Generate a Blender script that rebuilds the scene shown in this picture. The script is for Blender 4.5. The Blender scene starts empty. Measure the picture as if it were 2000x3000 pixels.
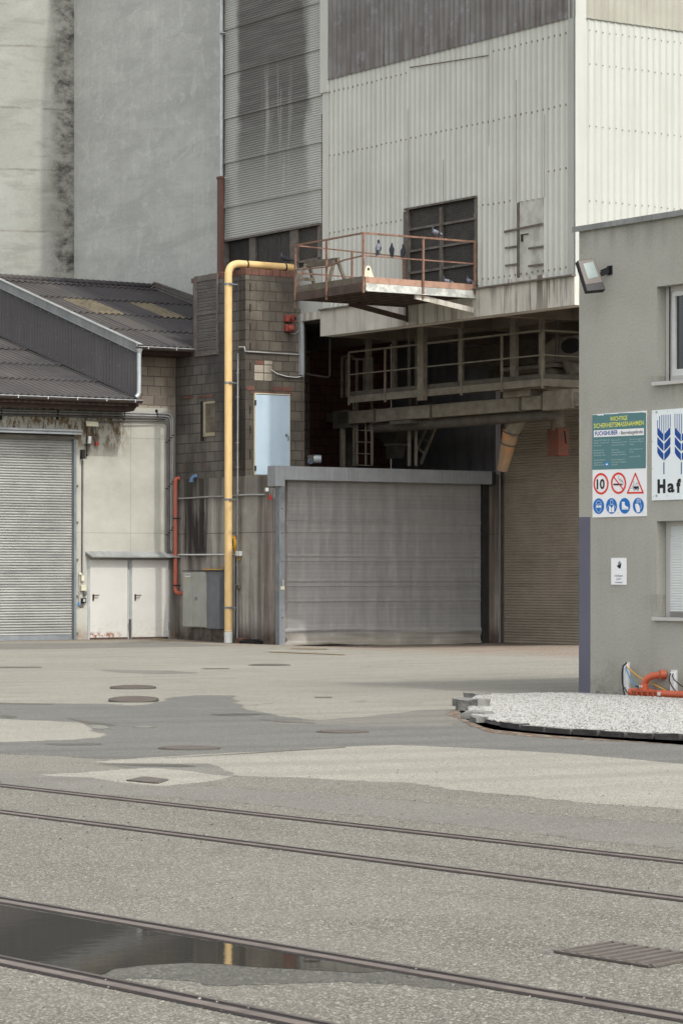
import bpy, bmesh, math, random
from mathutils import Matrix, Vector
from mathutils import noise as mnoise
random.seed(11)
scene = bpy.context.scene
# ------------------------------------------------------------------ camera
FPX = 8450.; CAMH = 1.75; HOR = 1688.; CXP = 1000.
cam = bpy.data.cameras.new("camera"); camo = bpy.data.objects.new("camera", cam)
scene.collection.objects.link(camo); scene.camera = camo
camo.location = (0, 0, CAMH); camo.rotation_euler = (math.radians(90), 0, 0)
cam.sensor_fit = 'VERTICAL'; cam.sensor_height = 36; cam.sensor_width = 24
cam.lens = FPX / 3000 * 36; cam.shift_y = (HOR - 1500) / 3000
cam.clip_start = .5; cam.clip_end = 2000
cam.dof.use_dof = True; cam.dof.focus_distance = 76; cam.dof.aperture_fstop = 22
# ------------------------------------------------------------------ light
GA = math.atan(FPX / 12500); CA, SA = math.cos(GA), math.sin(GA)
def G2W(x, y, z=0): return Vector((x * CA - y * SA, x * SA + y * CA, z))
SUNG = (-.088, 1., -1.22)
sun = bpy.data.lights.new("sun", 'SUN'); suno = bpy.data.objects.new("sun", sun)
scene.collection.objects.link(suno)
sdir = G2W(*SUNG).normalized()
suno.rotation_euler = sdir.to_track_quat('-Z', 'Y').to_euler()
sun.energy = 1.0; sun.angle = math.radians(.6); sun.color = (1, .97, .9)
w = bpy.data.worlds.new("World"); scene.world = w; w.use_nodes = True
wn = w.node_tree; bg = wn.nodes["Background"]
sky = wn.nodes.new("ShaderNodeTexSky"); sky.sky_type = 'NISHITA'; sky.sun_disc = False
sky.sun_elevation = math.asin(-sdir.z); sky.sun_rotation = math.atan2(-sdir.x, -sdir.y)
sky.air_density = 1.0; sky.dust_density = 4.0; sky.ozone_density = 1.0
hs = wn.nodes.new('ShaderNodeHueSaturation'); hs.inputs['Saturation'].default_value = .22   # thin high cloud
wn.links.new(sky.outputs[0], hs.inputs['Color']); wn.links.new(hs.outputs[0], bg.inputs[0]); bg.inputs[1].default_value = .15
scene.view_settings.view_transform = 'Standard'; scene.view_settings.look = 'None'
scene.view_settings.exposure = 1.06; scene.view_settings.gamma = 1
scene.cycles.max_bounces = 8
# ------------------------------------------------------------------ pixel -> place
def ray(px, py):
    dx = (px - CXP) / FPX
    return dx * CA + SA, -dx * SA + CA, (HOR - py) / FPX
def U(px, py, gy):                       # hit on a wall running along gx
    rx, ry, rz = ray(px, py); t = gy / ry; return t * rx, CAMH + t * rz
def V(px, py, gx):                       # hit on a wall running along gy
    rx, ry, rz = ray(px, py); t = gx / rx; return t * ry, CAMH + t * rz
def Z(px, py, z=0.):
    rx, ry, rz = ray(px, py); t = (z - CAMH) / rz; return t * rx, t * ry
VW, UL, UT, UF = 41.64, 69.924, 66.241, 64.601
VS, US, VR, VG, UG, UE, VB = 43.477, 54.282, 49.086, 26.761, 33.33, 68.995, 39.862
def ux(px, gy): return U(px, 1700, gy)[0]
def uz(px, py, gy): return U(px, py, gy)[1]
def vy(px, gx): return V(px, 1700, gx)[0]
def vz(px, py, gx): return V(px, py, gx)[1]
# ------------------------------------------------------------------ mesh builder
ROT = Matrix.Rotation(GA, 4, 'Z')
BASE = {}
class MB:
    def __init__(s): s.v = []; s.f = []; s.m = []; s.s = []; s.g = []
    def groups(s):
        e = s.g[1:] + [(len(s.v), len(s.f))]; return [(a[0], b[0], a[1], b[1]) for a, b in zip(s.g, e)]
    def add(s, vs, fs, mi=0, sm=False):
        s.g.append((len(s.v), len(s.f)))
        n = len(s.v); s.v += [tuple(p) for p in vs]
        for f in fs: s.f.append(tuple(i + n for i in f)); s.m.append(mi); s.s.append(sm)
    def box(s, x0, x1, y0, y1, z0, z1, mi=0):
        x0, x1 = min(x0, x1), max(x0, x1); y0, y1 = min(y0, y1), max(y0, y1); z0, z1 = min(z0, z1), max(z0, z1)
        s.add([(x0,y0,z0),(x1,y0,z0),(x1,y1,z0),(x0,y1,z0),(x0,y0,z1),(x1,y0,z1),(x1,y1,z1),(x0,y1,z1)],
              [(0,3,2,1),(4,5,6,7),(0,1,5,4),(1,2,6,5),(2,3,7,6),(3,0,4,7)], mi)
    def bar(s, p, q, w=.05, h=.05, mi=0, up=(0,0,1)):
        p, q = Vector(p), Vector(q); d = (q - p).normalized(); up = Vector(up)
        a = d.cross(up)
        if a.length < 1e-3: a = d.cross(Vector((1,0,0)))
        a.normalize(); b = a.cross(d).normalized(); a = a * w / 2; b = b * h / 2
        s.add([p-a-b,p+a-b,p+a+b,p-a+b,q-a-b,q+a-b,q+a+b,q-a+b],
              [(0,1,2,3),(7,6,5,4),(0,4,5,1),(1,5,6,2),(2,6,7,3),(3,7,4,0)], mi)
    def prism(s, pts, off, mi=0):
        n = len(pts); off = Vector(off); a = [Vector(p) for p in pts]
        s.add(a + [p + off for p in a], [tuple(range(n))[::-1], tuple(range(n, 2*n))] +
              [(i, (i+1) % n, n + (i+1) % n, n + i) for i in range(n)], mi)
    def tube(s, pts, r, seg=8, mi=0, cap=True, rr=None):
        P = [Vector(p) for p in pts]; n = len(P); vs = []
        T = [((P[min(i+1, n-1)] - P[max(i-1, 0)]).normalized()) for i in range(n)]
        a = T[0].cross(Vector((0,0,1)))
        if a.length < 1e-3: a = T[0].cross(Vector((1,0,0)))
        a.normalize()
        for i in range(n):
            a = (a - T[i] * a.dot(T[i])).normalized(); b = T[i].cross(a)
            rad = rr[i] if rr else r
            for k in range(seg):
                t = 2 * math.pi * k / seg
                vs.append(P[i] + a * math.cos(t) * rad + b * math.sin(t) * rad)
        fs = [(i*seg+k, i*seg+(k+1) % seg, (i+1)*seg+(k+1) % seg, (i+1)*seg+k) for i in range(n-1) for k in range(seg)]
        s.add(vs, fs, mi, True)
        if cap:
            s.add([vs[k] for k in range(seg)], [tuple(range(seg))[::-1]], mi)
            s.add([vs[(n-1)*seg+k] for k in range(seg)], [tuple(range(seg))], mi); del s.g[-2:]
    def build(s, name, mats, root=None, bevel=0, base=None, fix=True):
        if not isinstance(mats, (list, tuple)): mats = [mats]
        b = base if base is not None else (BASE[root.name] if root else (0,0,0))
        me = bpy.data.meshes.new(name)
        me.from_pydata([(x-b[0], y-b[1], z-b[2]) for x, y, z in s.v], [], s.f)
        for m in mats: me.materials.append(m)
        me.polygons.foreach_set('material_index', s.m); me.polygons.foreach_set('use_smooth', s.s)
        if fix:
            bm = bmesh.new(); bm.from_mesh(me)
            bmesh.ops.recalc_face_normals(bm, faces=bm.faces); bm.to_mesh(me); bm.free()
        uvl = me.uv_layers.new(name='uv').data
        V_ = me.vertices
        for p in me.polygons:
            n = p.normal; ax = abs(n.x); ay = abs(n.y); az = abs(n.z)
            for li in p.loop_indices:
                c = V_[me.loops[li].vertex_index].co; x, y, z = c.x+b[0], c.y+b[1], c.z+b[2]
                if az > .8: uvl[li].uv = (x, y)
                elif ax > ay: uvl[li].uv = (y, z)
                else: uvl[li].uv = (x, z)
        o = bpy.data.objects.new(name, me); scene.collection.objects.link(o)
        BASE[o.name] = b
        if root: o.parent = root
        else: o.location = G2W(*b); o.rotation_euler = (0, 0, GA)
        if bevel:
            md = o.modifiers.new('bevel', 'BEVEL'); md.width = bevel; md.segments = 2; md.limit_method = 'ANGLE'
        return o
def each(mb, name, mats, root=None, **kw):    # one object per separate piece
    out = []
    for st, en, fs, fe in mb.groups():
        q = MB(); q.v = mb.v[st:en]; q.f = [tuple(i-st for i in f) for f in mb.f[fs:fe]]; q.m = mb.m[fs:fe]; q.s = mb.s[fs:fe]
        out.append(q.build(name, mats, root, **kw))
    return out
def tag(o, label=None, cat=None, group=None, kind=None):
    if label: o['label'] = label
    if cat: o['category'] = cat
    if group: o['group'] = group
    if kind: o['kind'] = kind
    return o
def thing(name, label, cat, base, group=None):
    o = bpy.data.objects.new(name, None); scene.collection.objects.link(o)
    o.location = G2W(*base); o.rotation_euler = (0, 0, GA); o.empty_display_size = .3
    BASE[o.name] = tuple(base); return tag(o, label, cat, group)
def solo(name, label, cat, mb, mats, base, group=None, **k):
    return tag(mb.build(name, mats, None, base=base, **k), label, cat, group)
def arc(p, q, c, n=5):                   # quadratic bend from p to q around control c
    p, q, c = Vector(p), Vector(q), Vector(c)
    return [p*(1-t)**2 + c*2*t*(1-t) + q*t*t for t in [i/n for i in range(n+1)]]
# ------------------------------------------------------------------ materials
def lin(c):
    c /= 255.; return c / 12.92 if c <= .04045 else ((c + .055) / 1.055) ** 2.4
def C(r, g, b, k=1.): return tuple(min(.9, lin(v) * k) for v in (r, g, b)) + (1,)
def SH(r, g, b): return C(r, g, b, 1 / .72)       # colour of a thing seen in open shade
def SU(r, g, b): return C(r, g, b, 1 / 1.45)      # colour of a wall seen in the sun
def GR(r, g, b): return C(r, g, b, 1 / 2.35)      # colour of ground seen in the sun
class NT:
    def __init__(s, name, rough=.85, metal=0, spec=.35):
        s.m = bpy.data.materials.new(name); s.m.use_nodes = True; s.t = s.m.node_tree
        s.b = s.t.nodes['Principled BSDF']; s.b.inputs['Roughness'].default_value = rough
        s.b.inputs['Metallic'].default_value = metal; s.b.inputs['Specular IOR Level'].default_value = spec
        s.uvn = s.t.nodes.new('ShaderNodeUVMap'); s.uv = s.uvn.outputs[0]
    def L(s, a, b): s.t.links.new(a, b)
    def map(s, sc, loc=(0,0,0), vec=None):
        n = s.t.nodes.new('ShaderNodeMapping'); n.inputs['Scale'].default_value = sc; n.inputs['Location'].default_value = loc
        s.L(vec or s.uv, n.inputs[0]); return n.outputs[0]
    def noise(s, sc, det=5, ro=.6, vec=None, dist=0):
        n = s.t.nodes.new('ShaderNodeTexNoise'); n.inputs['Scale'].default_value = sc
        n.inputs['Detail'].default_value = det; n.inputs['Roughness'].default_value = ro; n.inputs['Distortion'].default_value = dist
        s.L(vec or s.uv, n.inputs['Vector']); return n.outputs[0]
    def ramp(s, fac, *st):
        n = s.t.nodes.new('ShaderNodeValToRGB'); e = n.color_ramp.elements
        while len(e) < len(st): e.new(.5)
        for i, (p, c) in enumerate(st):
            e[i].position = p; e[i].color = c if isinstance(c, tuple) else (c, c, c, 1)
        s.L(fac, n.inputs[0]); return n.outputs[0]
    def mix(s, fac, a, b, mode='MIX'):
        n = s.t.nodes.new('ShaderNodeMix'); n.data_type = 'RGBA'; n.blend_type = mode
        for v, i in ((fac, 0), (a, 6), (b, 7)):
            if isinstance(v, (int, float)): n.inputs[i].default_value = v
            elif isinstance(v, tuple): n.inputs[i].default_value = v
            else: s.L(v, n.inputs[i])
        return n.outputs[2]
    def math(s, op, a, b=0.):
        n = s.t.nodes.new('ShaderNodeMath'); n.operation = op
        for v, i in ((a, 0), (b, 1)):
            if isinstance(v, (int, float)): n.inputs[i].default_value = v
            else: s.L(v, n.inputs[i])
        return n.outputs[0]
    def sep(s, vec=None):
        n = s.t.nodes.new('ShaderNodeSeparateXYZ'); s.L(vec or s.uv, n.inputs[0]); return n.outputs
    def rng(s, v, a, b, c=0., d=1.):
        n = s.t.nodes.new('ShaderNodeMapRange'); n.interpolation_type = 'SMOOTHSTEP'
        s.L(v, n.inputs[0])
        for i, x in enumerate((a, b, c, d)): n.inputs[i+1].default_value = x
        return n.outputs[0]
    def bump(s, h, dist=.01, st=1.):
        n = s.t.nodes.new('ShaderNodeBump'); n.inputs['Distance'].default_value = dist; n.inputs['Strength'].default_value = st
        s.L(h, n.inputs['Height']); s.L(n.outputs[0], s.b.inputs['Normal'])
    def col(s, c):
        if isinstance(c, tuple): s.b.inputs['Base Color'].default_value = c
        else: s.L(c, s.b.inputs['Base Color'])
        return s.m
def k(c, f): return tuple(min(.95, v * f) for v in c[:3]) + (1,)
def weather(name, c1, c2=None, sc=.7, streak=None, samt=.6, sthr=(.5, .7), sxy=(4, .18), fine=.12, fsc=45,
            bd=.004, rough=.85, metal=0, spots=None, spthr=(.62, .7), spsc=4, spec=.35):
    n = NT(name, rough, metal, spec); c2 = c2 or k(c1, .8)
    c = n.mix(n.ramp(n.noise(sc, 8, .65), (.35, 0.), (.65, 1.)), c1, c2)
    if streak:
        f = n.ramp(n.noise(1, 7, .6, n.map((sxy[0], sxy[1], 1), (3, 7, 0))), (sthr[0], 0.), (sthr[1], 1.))
        f2 = n.ramp(n.noise(.35, 3, .5, n.map((1, 1, 1), (9, 2, 4))), (.35, .25), (.65, 1.))
        c = n.mix(n.math('MULTIPLY', n.math('MULTIPLY', f, f2), samt), c, streak)
    if spots:
        f = n.ramp(n.noise(spsc, 8, .75, n.map((1, 1, 1), (5, 1, 2))), (spthr[0], 0.), (spthr[1], 1.))
        c = n.mix(f, c, spots)
    fn = n.noise(fsc, 6, .7)
    c = n.mix(1, c, n.ramp(fn, (.3, 1 - fine), (.7, 1.)), 'MULTIPLY')
    if bd: n.bump(fn, bd)
    return n.col(c)
M = {}
def mk_tower():
    n = NT('smooth_concrete', .9)
    c = n.mix(n.ramp(n.noise(.35, 9, .7), (.35, 0.), (.65, 1.)), SH(174,175,168), SH(156,157,151))
    rot = n.t.nodes.new('ShaderNodeMapping'); rot.inputs['Rotation'].default_value = (0, 0, math.radians(8)); rot.inputs['Scale'].default_value = (.3, 1.3, 1); n.L(n.uv, rot.inputs[0])
    c = n.mix(n.ramp(n.noise(1, 9, .68, rot.outputs[0], 1.2), (.44, 0.), (.62, .55)), c, SH(146,147,142))
    c = n.mix(n.ramp(n.noise(1.3, 10, .75, None, 1.5), (.52, 0.), (.66, .7)), c, SH(182,183,176))
    c = n.mix(n.ramp(n.noise(2.2, 10, .85, n.map((.5, 1, 1), (3, 3, 0))), (.62, 0.), (.72, .7)), c, SH(120,120,114))
    c = n.mix(n.ramp(n.noise(1, 6, .6, n.map((5, .1, 1))), (.5, 0.), (.7, .2)), c, SH(140,140,135))
    fn = n.noise(10, 8, .75); c = n.mix(1, c, n.ramp(fn, (.3, .88), (.7, 1.03)), 'MULTIPLY'); n.bump(fn, .01); return n.col(c)
M['tower'] = mk_tower()
M['conc_lit'] = weather('pale_concrete_wall', SU(222,220,202), SU(202,199,182), .9, SU(175,170,150), .5, (.5,.7), (2.5,.3), fine=.1, spots=SU(140,110,80), spthr=(.68,.75), spsc=5)
M['conc_dark'] = None
M['white'] = weather('white_paint', SU(232,230,224), SU(222,219,212), 1.5, SU(205,200,190), .3, fine=.03, bd=0, rough=.6)
M['steel'] = weather('galvanised_steel', C(150,155,158), C(120,126,130), 2, fine=.1, bd=.001, rough=.45, metal=.5)
M['steel_l'] = weather('pale_zinc', C(185,190,192), C(160,166,168), 2, fine=.08, bd=.001, rough=.5, metal=.3)
M['dust'] = weather('dusty_steel', C(134,126,110), C(104,97,86), 3, fine=.3, fsc=30, bd=.01)
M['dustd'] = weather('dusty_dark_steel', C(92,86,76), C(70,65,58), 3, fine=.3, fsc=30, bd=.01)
M['dark'] = weather('dark_grimy_metal', C(52,49,46), C(36,34,33), 2, fine=.2)
M['black'] = weather('black_plastic', C(22,22,24), C(16,16,18), 2, fine=.1, bd=0, rough=.5)
M['rust'] = weather('rusty_orange_rail', C(150,108,86), C(124,104,92), 6, C(90,66,56), .8, (.45,.6), (6,6), fine=.2)
M['rustd'] = weather('dark_rust', C(92,74,64), C(70,60,54), 4, fine=.25)
M['galv_dark'] = weather('weathered_frame', C(118,112,104), C(88,82,76), 3, C(95,66,52), .7, (.5,.7), (5,1), fine=.15)
M['brown'] = weather('brown_duct_paint', C(102,72,61), C(88,62,53), 2, fine=.08, bd=0, rough=.6)
M['yellow'] = weather('yellow_pipe_paint', C(222,192,138), C(214,180,122), 2.5, C(176,124,70), .5, (.55,.75), (10,1.5), fine=.05, bd=0, rough=.55, spots=C(60,48,40), spthr=(.73,.745), spsc=9)
M['redpipe'] = weather('red_pipe_paint', C(178,84,62), C(160,104,88), 5, fine=.15, rough=.7, bd=.002)
M['blue'] = weather('blue_plastic', C(92,124,158), C(80,110,140), 3, fine=.1, bd=0, rough=.5)
M['orange'] = weather('orange_sewer_plastic', C(200,96,62), C(184,88,58), 3, C(160,112,88), .6, (.5,.7), (6,6), fine=.12, bd=0, rough=.42, spec=.5)
M['wood'] = weather('grey_wood', C(120,112,98), C(90,82,72), 3, C(70,62,54), .5, (.45,.6), (2,14), fine=.2)
M['conduit'] = weather('grey_conduit', C(160,160,158), C(135,135,134), 3, fine=.1, bd=0, rough=.6)
M['conduitd'] = weather('dark_conduit', C(105,103,102), C(85,83,82), 3, fine=.1, bd=0, rough=.6)
M['cream'] = weather('cream_metal', C(210,206,182), C(190,186,165), 3, fine=.06, bd=0)
M['cable'] = weather('black_cable', C(34,34,38), C(26,26,30), 3, fine=.05, bd=0, rough=.5)
M['ycable'] = weather('yellow_cable', C(220,170,50), C(205,150,40), 3, fine=.05, bd=0, rough=.5)
M['bcable'] = weather('blue_cable', C(80,150,200), C(70,140,190), 3, fine=.05, bd=0, rough=.5)
M['redpl'] = weather('red_plastic', C(170,50,40), C(150,44,38), 3, fine=.05, bd=0, rough=.45)
M['siren'] = weather('faded_red_siren', C(150,72,60), C(110,58,52), 6, fine=.1, bd=0, rough=.5)
M['whitepl'] = weather('white_plastic', C(225,226,222), C(205,206,202), 3, fine=.05, bd=0, rough=.5)
M['beam'] = weather('stained_concrete_beam', SH(176,172,162), SH(158,154,145), .8, SH(84,76,66), .9, (.48,.6), (4.2,.3), fine=.12, spots=SH(70,62,54), spthr=(.68,.76), spsc=2.2)
M['slab'] = weather('dusty_slab', C(124,110,97), C(100,90,80), .8, fine=.2)
M['inner'] = weather('dusty_inner_wall', C(124,113,105), C(98,89,84), 1, fine=.2)
M['innerb'] = weather('grey_blue_panel', C(120,118,120), C(96,95,98), .8, C(64,62,62), .6, (.5,.6), (3,.2), fine=.15)
# blocks
def blocks(name, c1, c2, mort, bw=.5, bh=.27, stain=None, stthr=(.45,.62), msize=.012, shift=0, moss=None, st_sc=.5):
    n = NT(name, .92)
    br = n.t.nodes.new('ShaderNodeTexBrick'); br.offset = .5
    wv = n.noise(3, 2, .5); cmb = n.t.nodes.new('ShaderNodeVectorMath'); cmb.operation = 'MULTIPLY_ADD'
    cmb.inputs[1].default_value = (.02, .02, 0); n.L(wv, cmb.inputs[0]); n.L(n.map((1,1,1), (shift, -.07, 0)), cmb.inputs[2])
    n.L(cmb.outputs[0], br.inputs['Vector']); br.inputs['Scale'].default_value = 1
    br.inputs['Brick Width'].default_value = bw; br.inputs['Row Height'].default_value = bh
    br.inputs['Mortar Size'].default_value = msize; br.inputs['Mortar Smooth'].default_value = .3; br.inputs['Bias'].default_value = 0
    br.inputs['Color1'].default_value = c1; br.inputs['Color2'].default_value = c2; br.inputs['Mortar'].default_value = mort
    c = br.outputs[0]
    if stain:
        f = n.ramp(n.noise(st_sc, 7, .6, n.map((1.4, .6, 1), (2, 3, 0))), (stthr[0], 0.), (stthr[1], .85))
        c = n.mix(f, c, stain)
    if moss:
        f = n.ramp(n.noise(3.2, 8, .8, n.map((1, .6, 1), (0, 5, 0))), (.54, 0.), (.68, .9))
        z = n.rng(n.sep()[1], 8.2, 9.6)
        c = n.mix(n.math('MULTIPLY', f, z), c, moss)
    fn = n.noise(35, 6, .75)
    c = n.mix(1, c, n.ramp(fn, (.3, .68), (.7, 1.)), 'MULTIPLY')
    h = n.mix(.25, n.ramp(br.outputs[1], (0., 1.), (1., 0.)), fn)
    n.bump(h, .012); return n.col(c)
M['blk_v'] = blocks('sooty_block_wall', SH(106,101,94), SH(88,84,79), SH(58,55,52), .46, .27, SH(58,55,53), (.42,.6))
M['blk_u'] = blocks('mossy_block_wall', C(126,119,106), C(104,98,89), C(70,65,59), .42, .27, C(72,66,60), (.42,.6), moss=C(52,50,32))
M['blk_w'] = blocks('grey_block_wall', SH(150,140,126), SH(130,121,110), SH(95,88,80), .42, .27, SH(88,80,72), (.5,.7))
M['blk_i'] = blocks('dusty_inner_blocks', C(136,124,115), C(120,109,102), C(80,72,68), .45, .27)
M['redblk'] = blocks('dark_red_blocks', C(96,62,54), C(78,54,48), C(50,40,37), .4, .25)
M['brick'] = weather('red_brick', C(128,86,72), C(102,74,65), 5, C(84,66,58), .8, (.45,.6), (3,3), fine=.25, fsc=30, bd=.01)
# lower concrete with heavy dark streaks
def mk_base():
    n = NT('soot_streaked_concrete', .9)
    x, z, _ = n.sep()
    c = n.mix(n.ramp(n.noise(.8, 8, .65), (.35, 0.), (.65, 1.)), SH(156,152,143), SH(126,122,115))
    st = n.ramp(n.noise(1, 8, .62, n.map((2.6, .14, 1), (1, 3, 0))), (.46, 0.), (.62, 1.))
    c = n.mix(n.math('MULTIPLY', st, .75), c, SH(58,52,50))
    # heavy soot next to the corner, brown run near the door
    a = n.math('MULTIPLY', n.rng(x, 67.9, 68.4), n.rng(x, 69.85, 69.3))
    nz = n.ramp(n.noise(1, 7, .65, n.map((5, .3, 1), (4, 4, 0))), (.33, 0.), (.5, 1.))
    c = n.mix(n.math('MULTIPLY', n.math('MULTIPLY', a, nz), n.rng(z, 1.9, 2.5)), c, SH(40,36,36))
    b = n.math('MULTIPLY', n.rng(x, 65.7, 65.3), .6)
    c = n.mix(n.math('MULTIPLY', b, n.ramp(n.noise(1, 7, .65, n.map((6, .3, 1), (8, 1, 0))), (.35, 0.), (.55, 1.))), c, SH(74,58,48))
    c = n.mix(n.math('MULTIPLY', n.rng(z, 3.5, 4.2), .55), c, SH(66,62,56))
    c = n.mix(n.math('MULTIPLY', n.rng(z, .55, .0), n.ramp(n.noise(2, 7, .7), (.3, .3), (.6, .95))), c, SH(62,48,40))
    jn = n.math('ABSOLUTE', n.math('SUBTRACT', z, 2.93)); c = n.mix(n.rng(jn, .02, .006, 0, .6), c, SH(50,46,44))
    fn = n.noise(38, 6, .7); c = n.mix(1, c, n.ramp(fn, (.3, .82), (.7, 1.)), 'MULTIPLY'); n.bump(fn, .006)
    return n.col(c)
M['base'] = mk_base()
# corrugated sheets
M['clad'] = weather('shade_toned_fibre_cement', SH(174,175,167), SH(163,164,156), .4, SH(138,136,127), .5, (.5,.72), (3,.15), fine=.05, fsc=25, bd=.001)  # copy of the cladding for the shaded face, toned lighter than the sunlit copy
M['cladsun'] = weather('sun_toned_fibre_cement', SU(207,209,201), SU(200,202,194), .6, SU(168,166,150), .4, (.5,.7), (3,.2), fine=.04, fsc=25, bd=.001)  # same cladding for the sunlit face, its colour toned down for the sun
M['claddark'] = weather('dark_oxidised_sheet', SH(122,121,119), SH(98,96,94), .7, SH(80,70,63), .8, (.42,.6), (5,.25), fine=.12, spots=SH(128,130,134), spthr=(.55,.72), spsc=1.6)
M['cladbeige'] = weather('beige_fibre_cement', SU(190,188,174), SU(174,171,157), .5, SU(128,122,108), .5, (.5,.7), (4,.25), fine=.08, spots=SU(120,114,100), spthr=(.63,.75), spsc=3)
def mk_hclad():
    n = NT('grey_profiled_sheet', .75)
    x, z, _ = n.sep()
    base = n.mix(n.ramp(n.noise(.5, 6, .6), (.3, 0.), (.7, 1.)), SH(158,159,153), SH(146,147,142))
    # x = gy, 70.25 left ... 65.25 right; soot patch in the middle that fades downwards
    wob = n.math('MULTIPLY', n.math('SUBTRACT', n.noise(1.1, 5, .6, n.map((1, .6, 1))), .5), 1.0)
    xx = n.math('ADD', x, wob)
    m = n.math('MULTIPLY', n.rng(xx, 65.75, 66.15), n.rng(xx, 69.75, 69.35))
    m = n.math('MULTIPLY', m, n.rng(z, 11.4, 15.2, .12, 1.))
    runs = n.ramp(n.noise(1, 8, .65, n.map((3.4, .16, 1), (2, 2, 0))), (.52, 0.), (.62, 1.))
    ctr = n.math('MULTIPLY', n.rng(x, 66.5, 67.1), n.rng(x, 68.4, 67.9))
    lower = n.rng(z, 16.6, 15.5)
    m = n.math('MULTIPLY', m, n.math('SUBTRACT', 1., n.math('MULTIPLY', n.math('MULTIPLY', runs, ctr), n.math('MULTIPLY', lower, .8))))
    lines = n.ramp(n.noise(1, 4, .6, n.map((.6, 9, 1))), (.3, .82), (.6, 1.))
    m = n.math('MULTIPLY', m, lines)
    c = n.mix(m, base, SH(86,85,82))
    fn = n.noise(30, 5, .7); c = n.mix(1, c, n.ramp(fn, (.3, .9), (.7, 1.)), 'MULTIPLY')
    return n.col(c)
M['hclad'] = mk_hclad()
M['gable'] = weather('dark_corrugated_gable', SH(86,84,84), SH(72,70,70), .6, SH(118,117,115), .4, (.5,.7), (6,.2), fine=.12)
def mk_roof():
    n = NT('weathered_roof_sheets', .9)
    br = n.t.nodes.new('ShaderNodeTexBrick'); br.offset = .0; n.L(n.map((1, 1, 1), (.3, 0, 0)), br.inputs['Vector'])
    br.inputs['Scale'].default_value = 1; br.inputs['Brick Width'].default_value = .93; br.inputs['Row Height'].default_value = 2.1
    br.inputs['Mortar Size'].default_value = 0; br.inputs['Color1'].default_value = C(78,75,74); br.inputs['Color2'].default_value = C(56,54,56)
    c = n.mix(n.ramp(n.noise(.6, 7, .6), (.35, 0.), (.65, .8)), br.outputs[0], C(92,87,82))
    x = n.sep()[0]
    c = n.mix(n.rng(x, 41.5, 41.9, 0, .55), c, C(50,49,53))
    c = n.mix(n.ramp(n.noise(2.5, 8, .8, n.map((1, .5, 1))), (.58, 0.), (.72, .7)), c, C(40,36,34))
    fn = n.noise(40, 6, .75); c = n.mix(1, c, n.ramp(fn, (.3, .7), (.7, 1.)), 'MULTIPLY')
    n.bump(fn, .004); return n.col(c)
M['roof'] = mk_roof()
M['transl'] = weather('yellowed_rooflight', C(120,111,90), C(98,91,76), 2, C(70,62,50), .7, (.45,.6), (1,6), fine=.2)
M['zinc'] = weather('zinc_flashing', SH(130,132,130), SH(110,112,110), 1.2, SH(84,84,80), .5, (.45,.65), (6,.6), fine=.1)
M['gutter'] = weather('dark_gutter', C(84,72,66), C(62,54,50), 2, C(104,92,84), .5, (.5,.7), (3,3), fine=.1, rough=.6)
M['timber'] = weather('dark_brown_timber', C(72,54,46), C(54,42,38), 1.5, fine=.2)
def mk_render():
    n = NT('grey_render', .92); x, z, _ = n.sep()
    c = n.mix(n.ramp(n.noise(.5, 8, .65), (.35, 0.), (.65, 1.)), SH(153,152,143), SH(143,142,133))
    c = n.mix(n.ramp(n.noise(1, 7, .6, n.map((2.2, .3, 1))), (.5, 0.), (.75, .35)), c, SH(126,125,117))
    f = n.math('MULTIPLY', n.rng(z, .75, .05), n.ramp(n.noise(1.6, 8, .75), (.4, 0.), (.62, .75))); c = n.mix(f, c, SH(108,104,94))
    d = n.math('MULTIPLY', n.rng(x, 30.9, 31.5), n.ramp(n.noise(1, 7, .65, n.map((3.4, .4, 1), (3, 1, 0))), (.45, 0.), (.62, .5)))
    u = n.math('ADD', n.math('MULTIPLY', n.rng(z, 1.0, 1.45), n.rng(z, 1.5, 1.48)), n.math('MULTIPLY', n.rng(z, 4.1, 4.55), n.rng(z, 4.62, 4.6)))
    s2 = n.rng(x, 32., 31.4); c = n.mix(n.math('MULTIPLY', n.math('MULTIPLY', u, s2), n.ramp(n.noise(1, 7, .65, n.map((7, .4, 1), (3, 1, 0))), (.42, .1), (.6, .6))), c, SH(112,110,101))
    t = n.math('MULTIPLY', n.rng(z, 6.3, 6.85), n.ramp(n.noise(1, 7, .65, n.map((4, .5, 1), (9, 1, 0))), (.45, 0.), (.62, .55))); c = n.mix(t, c, SH(118,116,108))
    fn = n.noise(26, 7, .8); c = n.mix(1, c, n.ramp(fn, (.35, .86), (.62, 1.03)), 'MULTIPLY'); n.bump(fn, .012, .7); return n.col(c)
M['render'] = mk_render()
M['renderblue'] = weather('slate_blue_render', SH(92,92,104), SH(86,86,98), .6, fine=.12, fsc=55, bd=.004)
M['slats'] = weather('galvanised_shutter_slats', C(168,169,164), C(146,147,143), 1, C(110,106,112), .8, (.52,.66), (.5,9), fine=.06, bd=0, rough=.42, metal=.35)
M['slats2'] = weather('dusty_shutter_slats', C(160,148,131), C(142,132,118), .6, C(96,88,78), .5, (.5,.66), (.4,8), fine=.12, bd=0, rough=.75)
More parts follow.
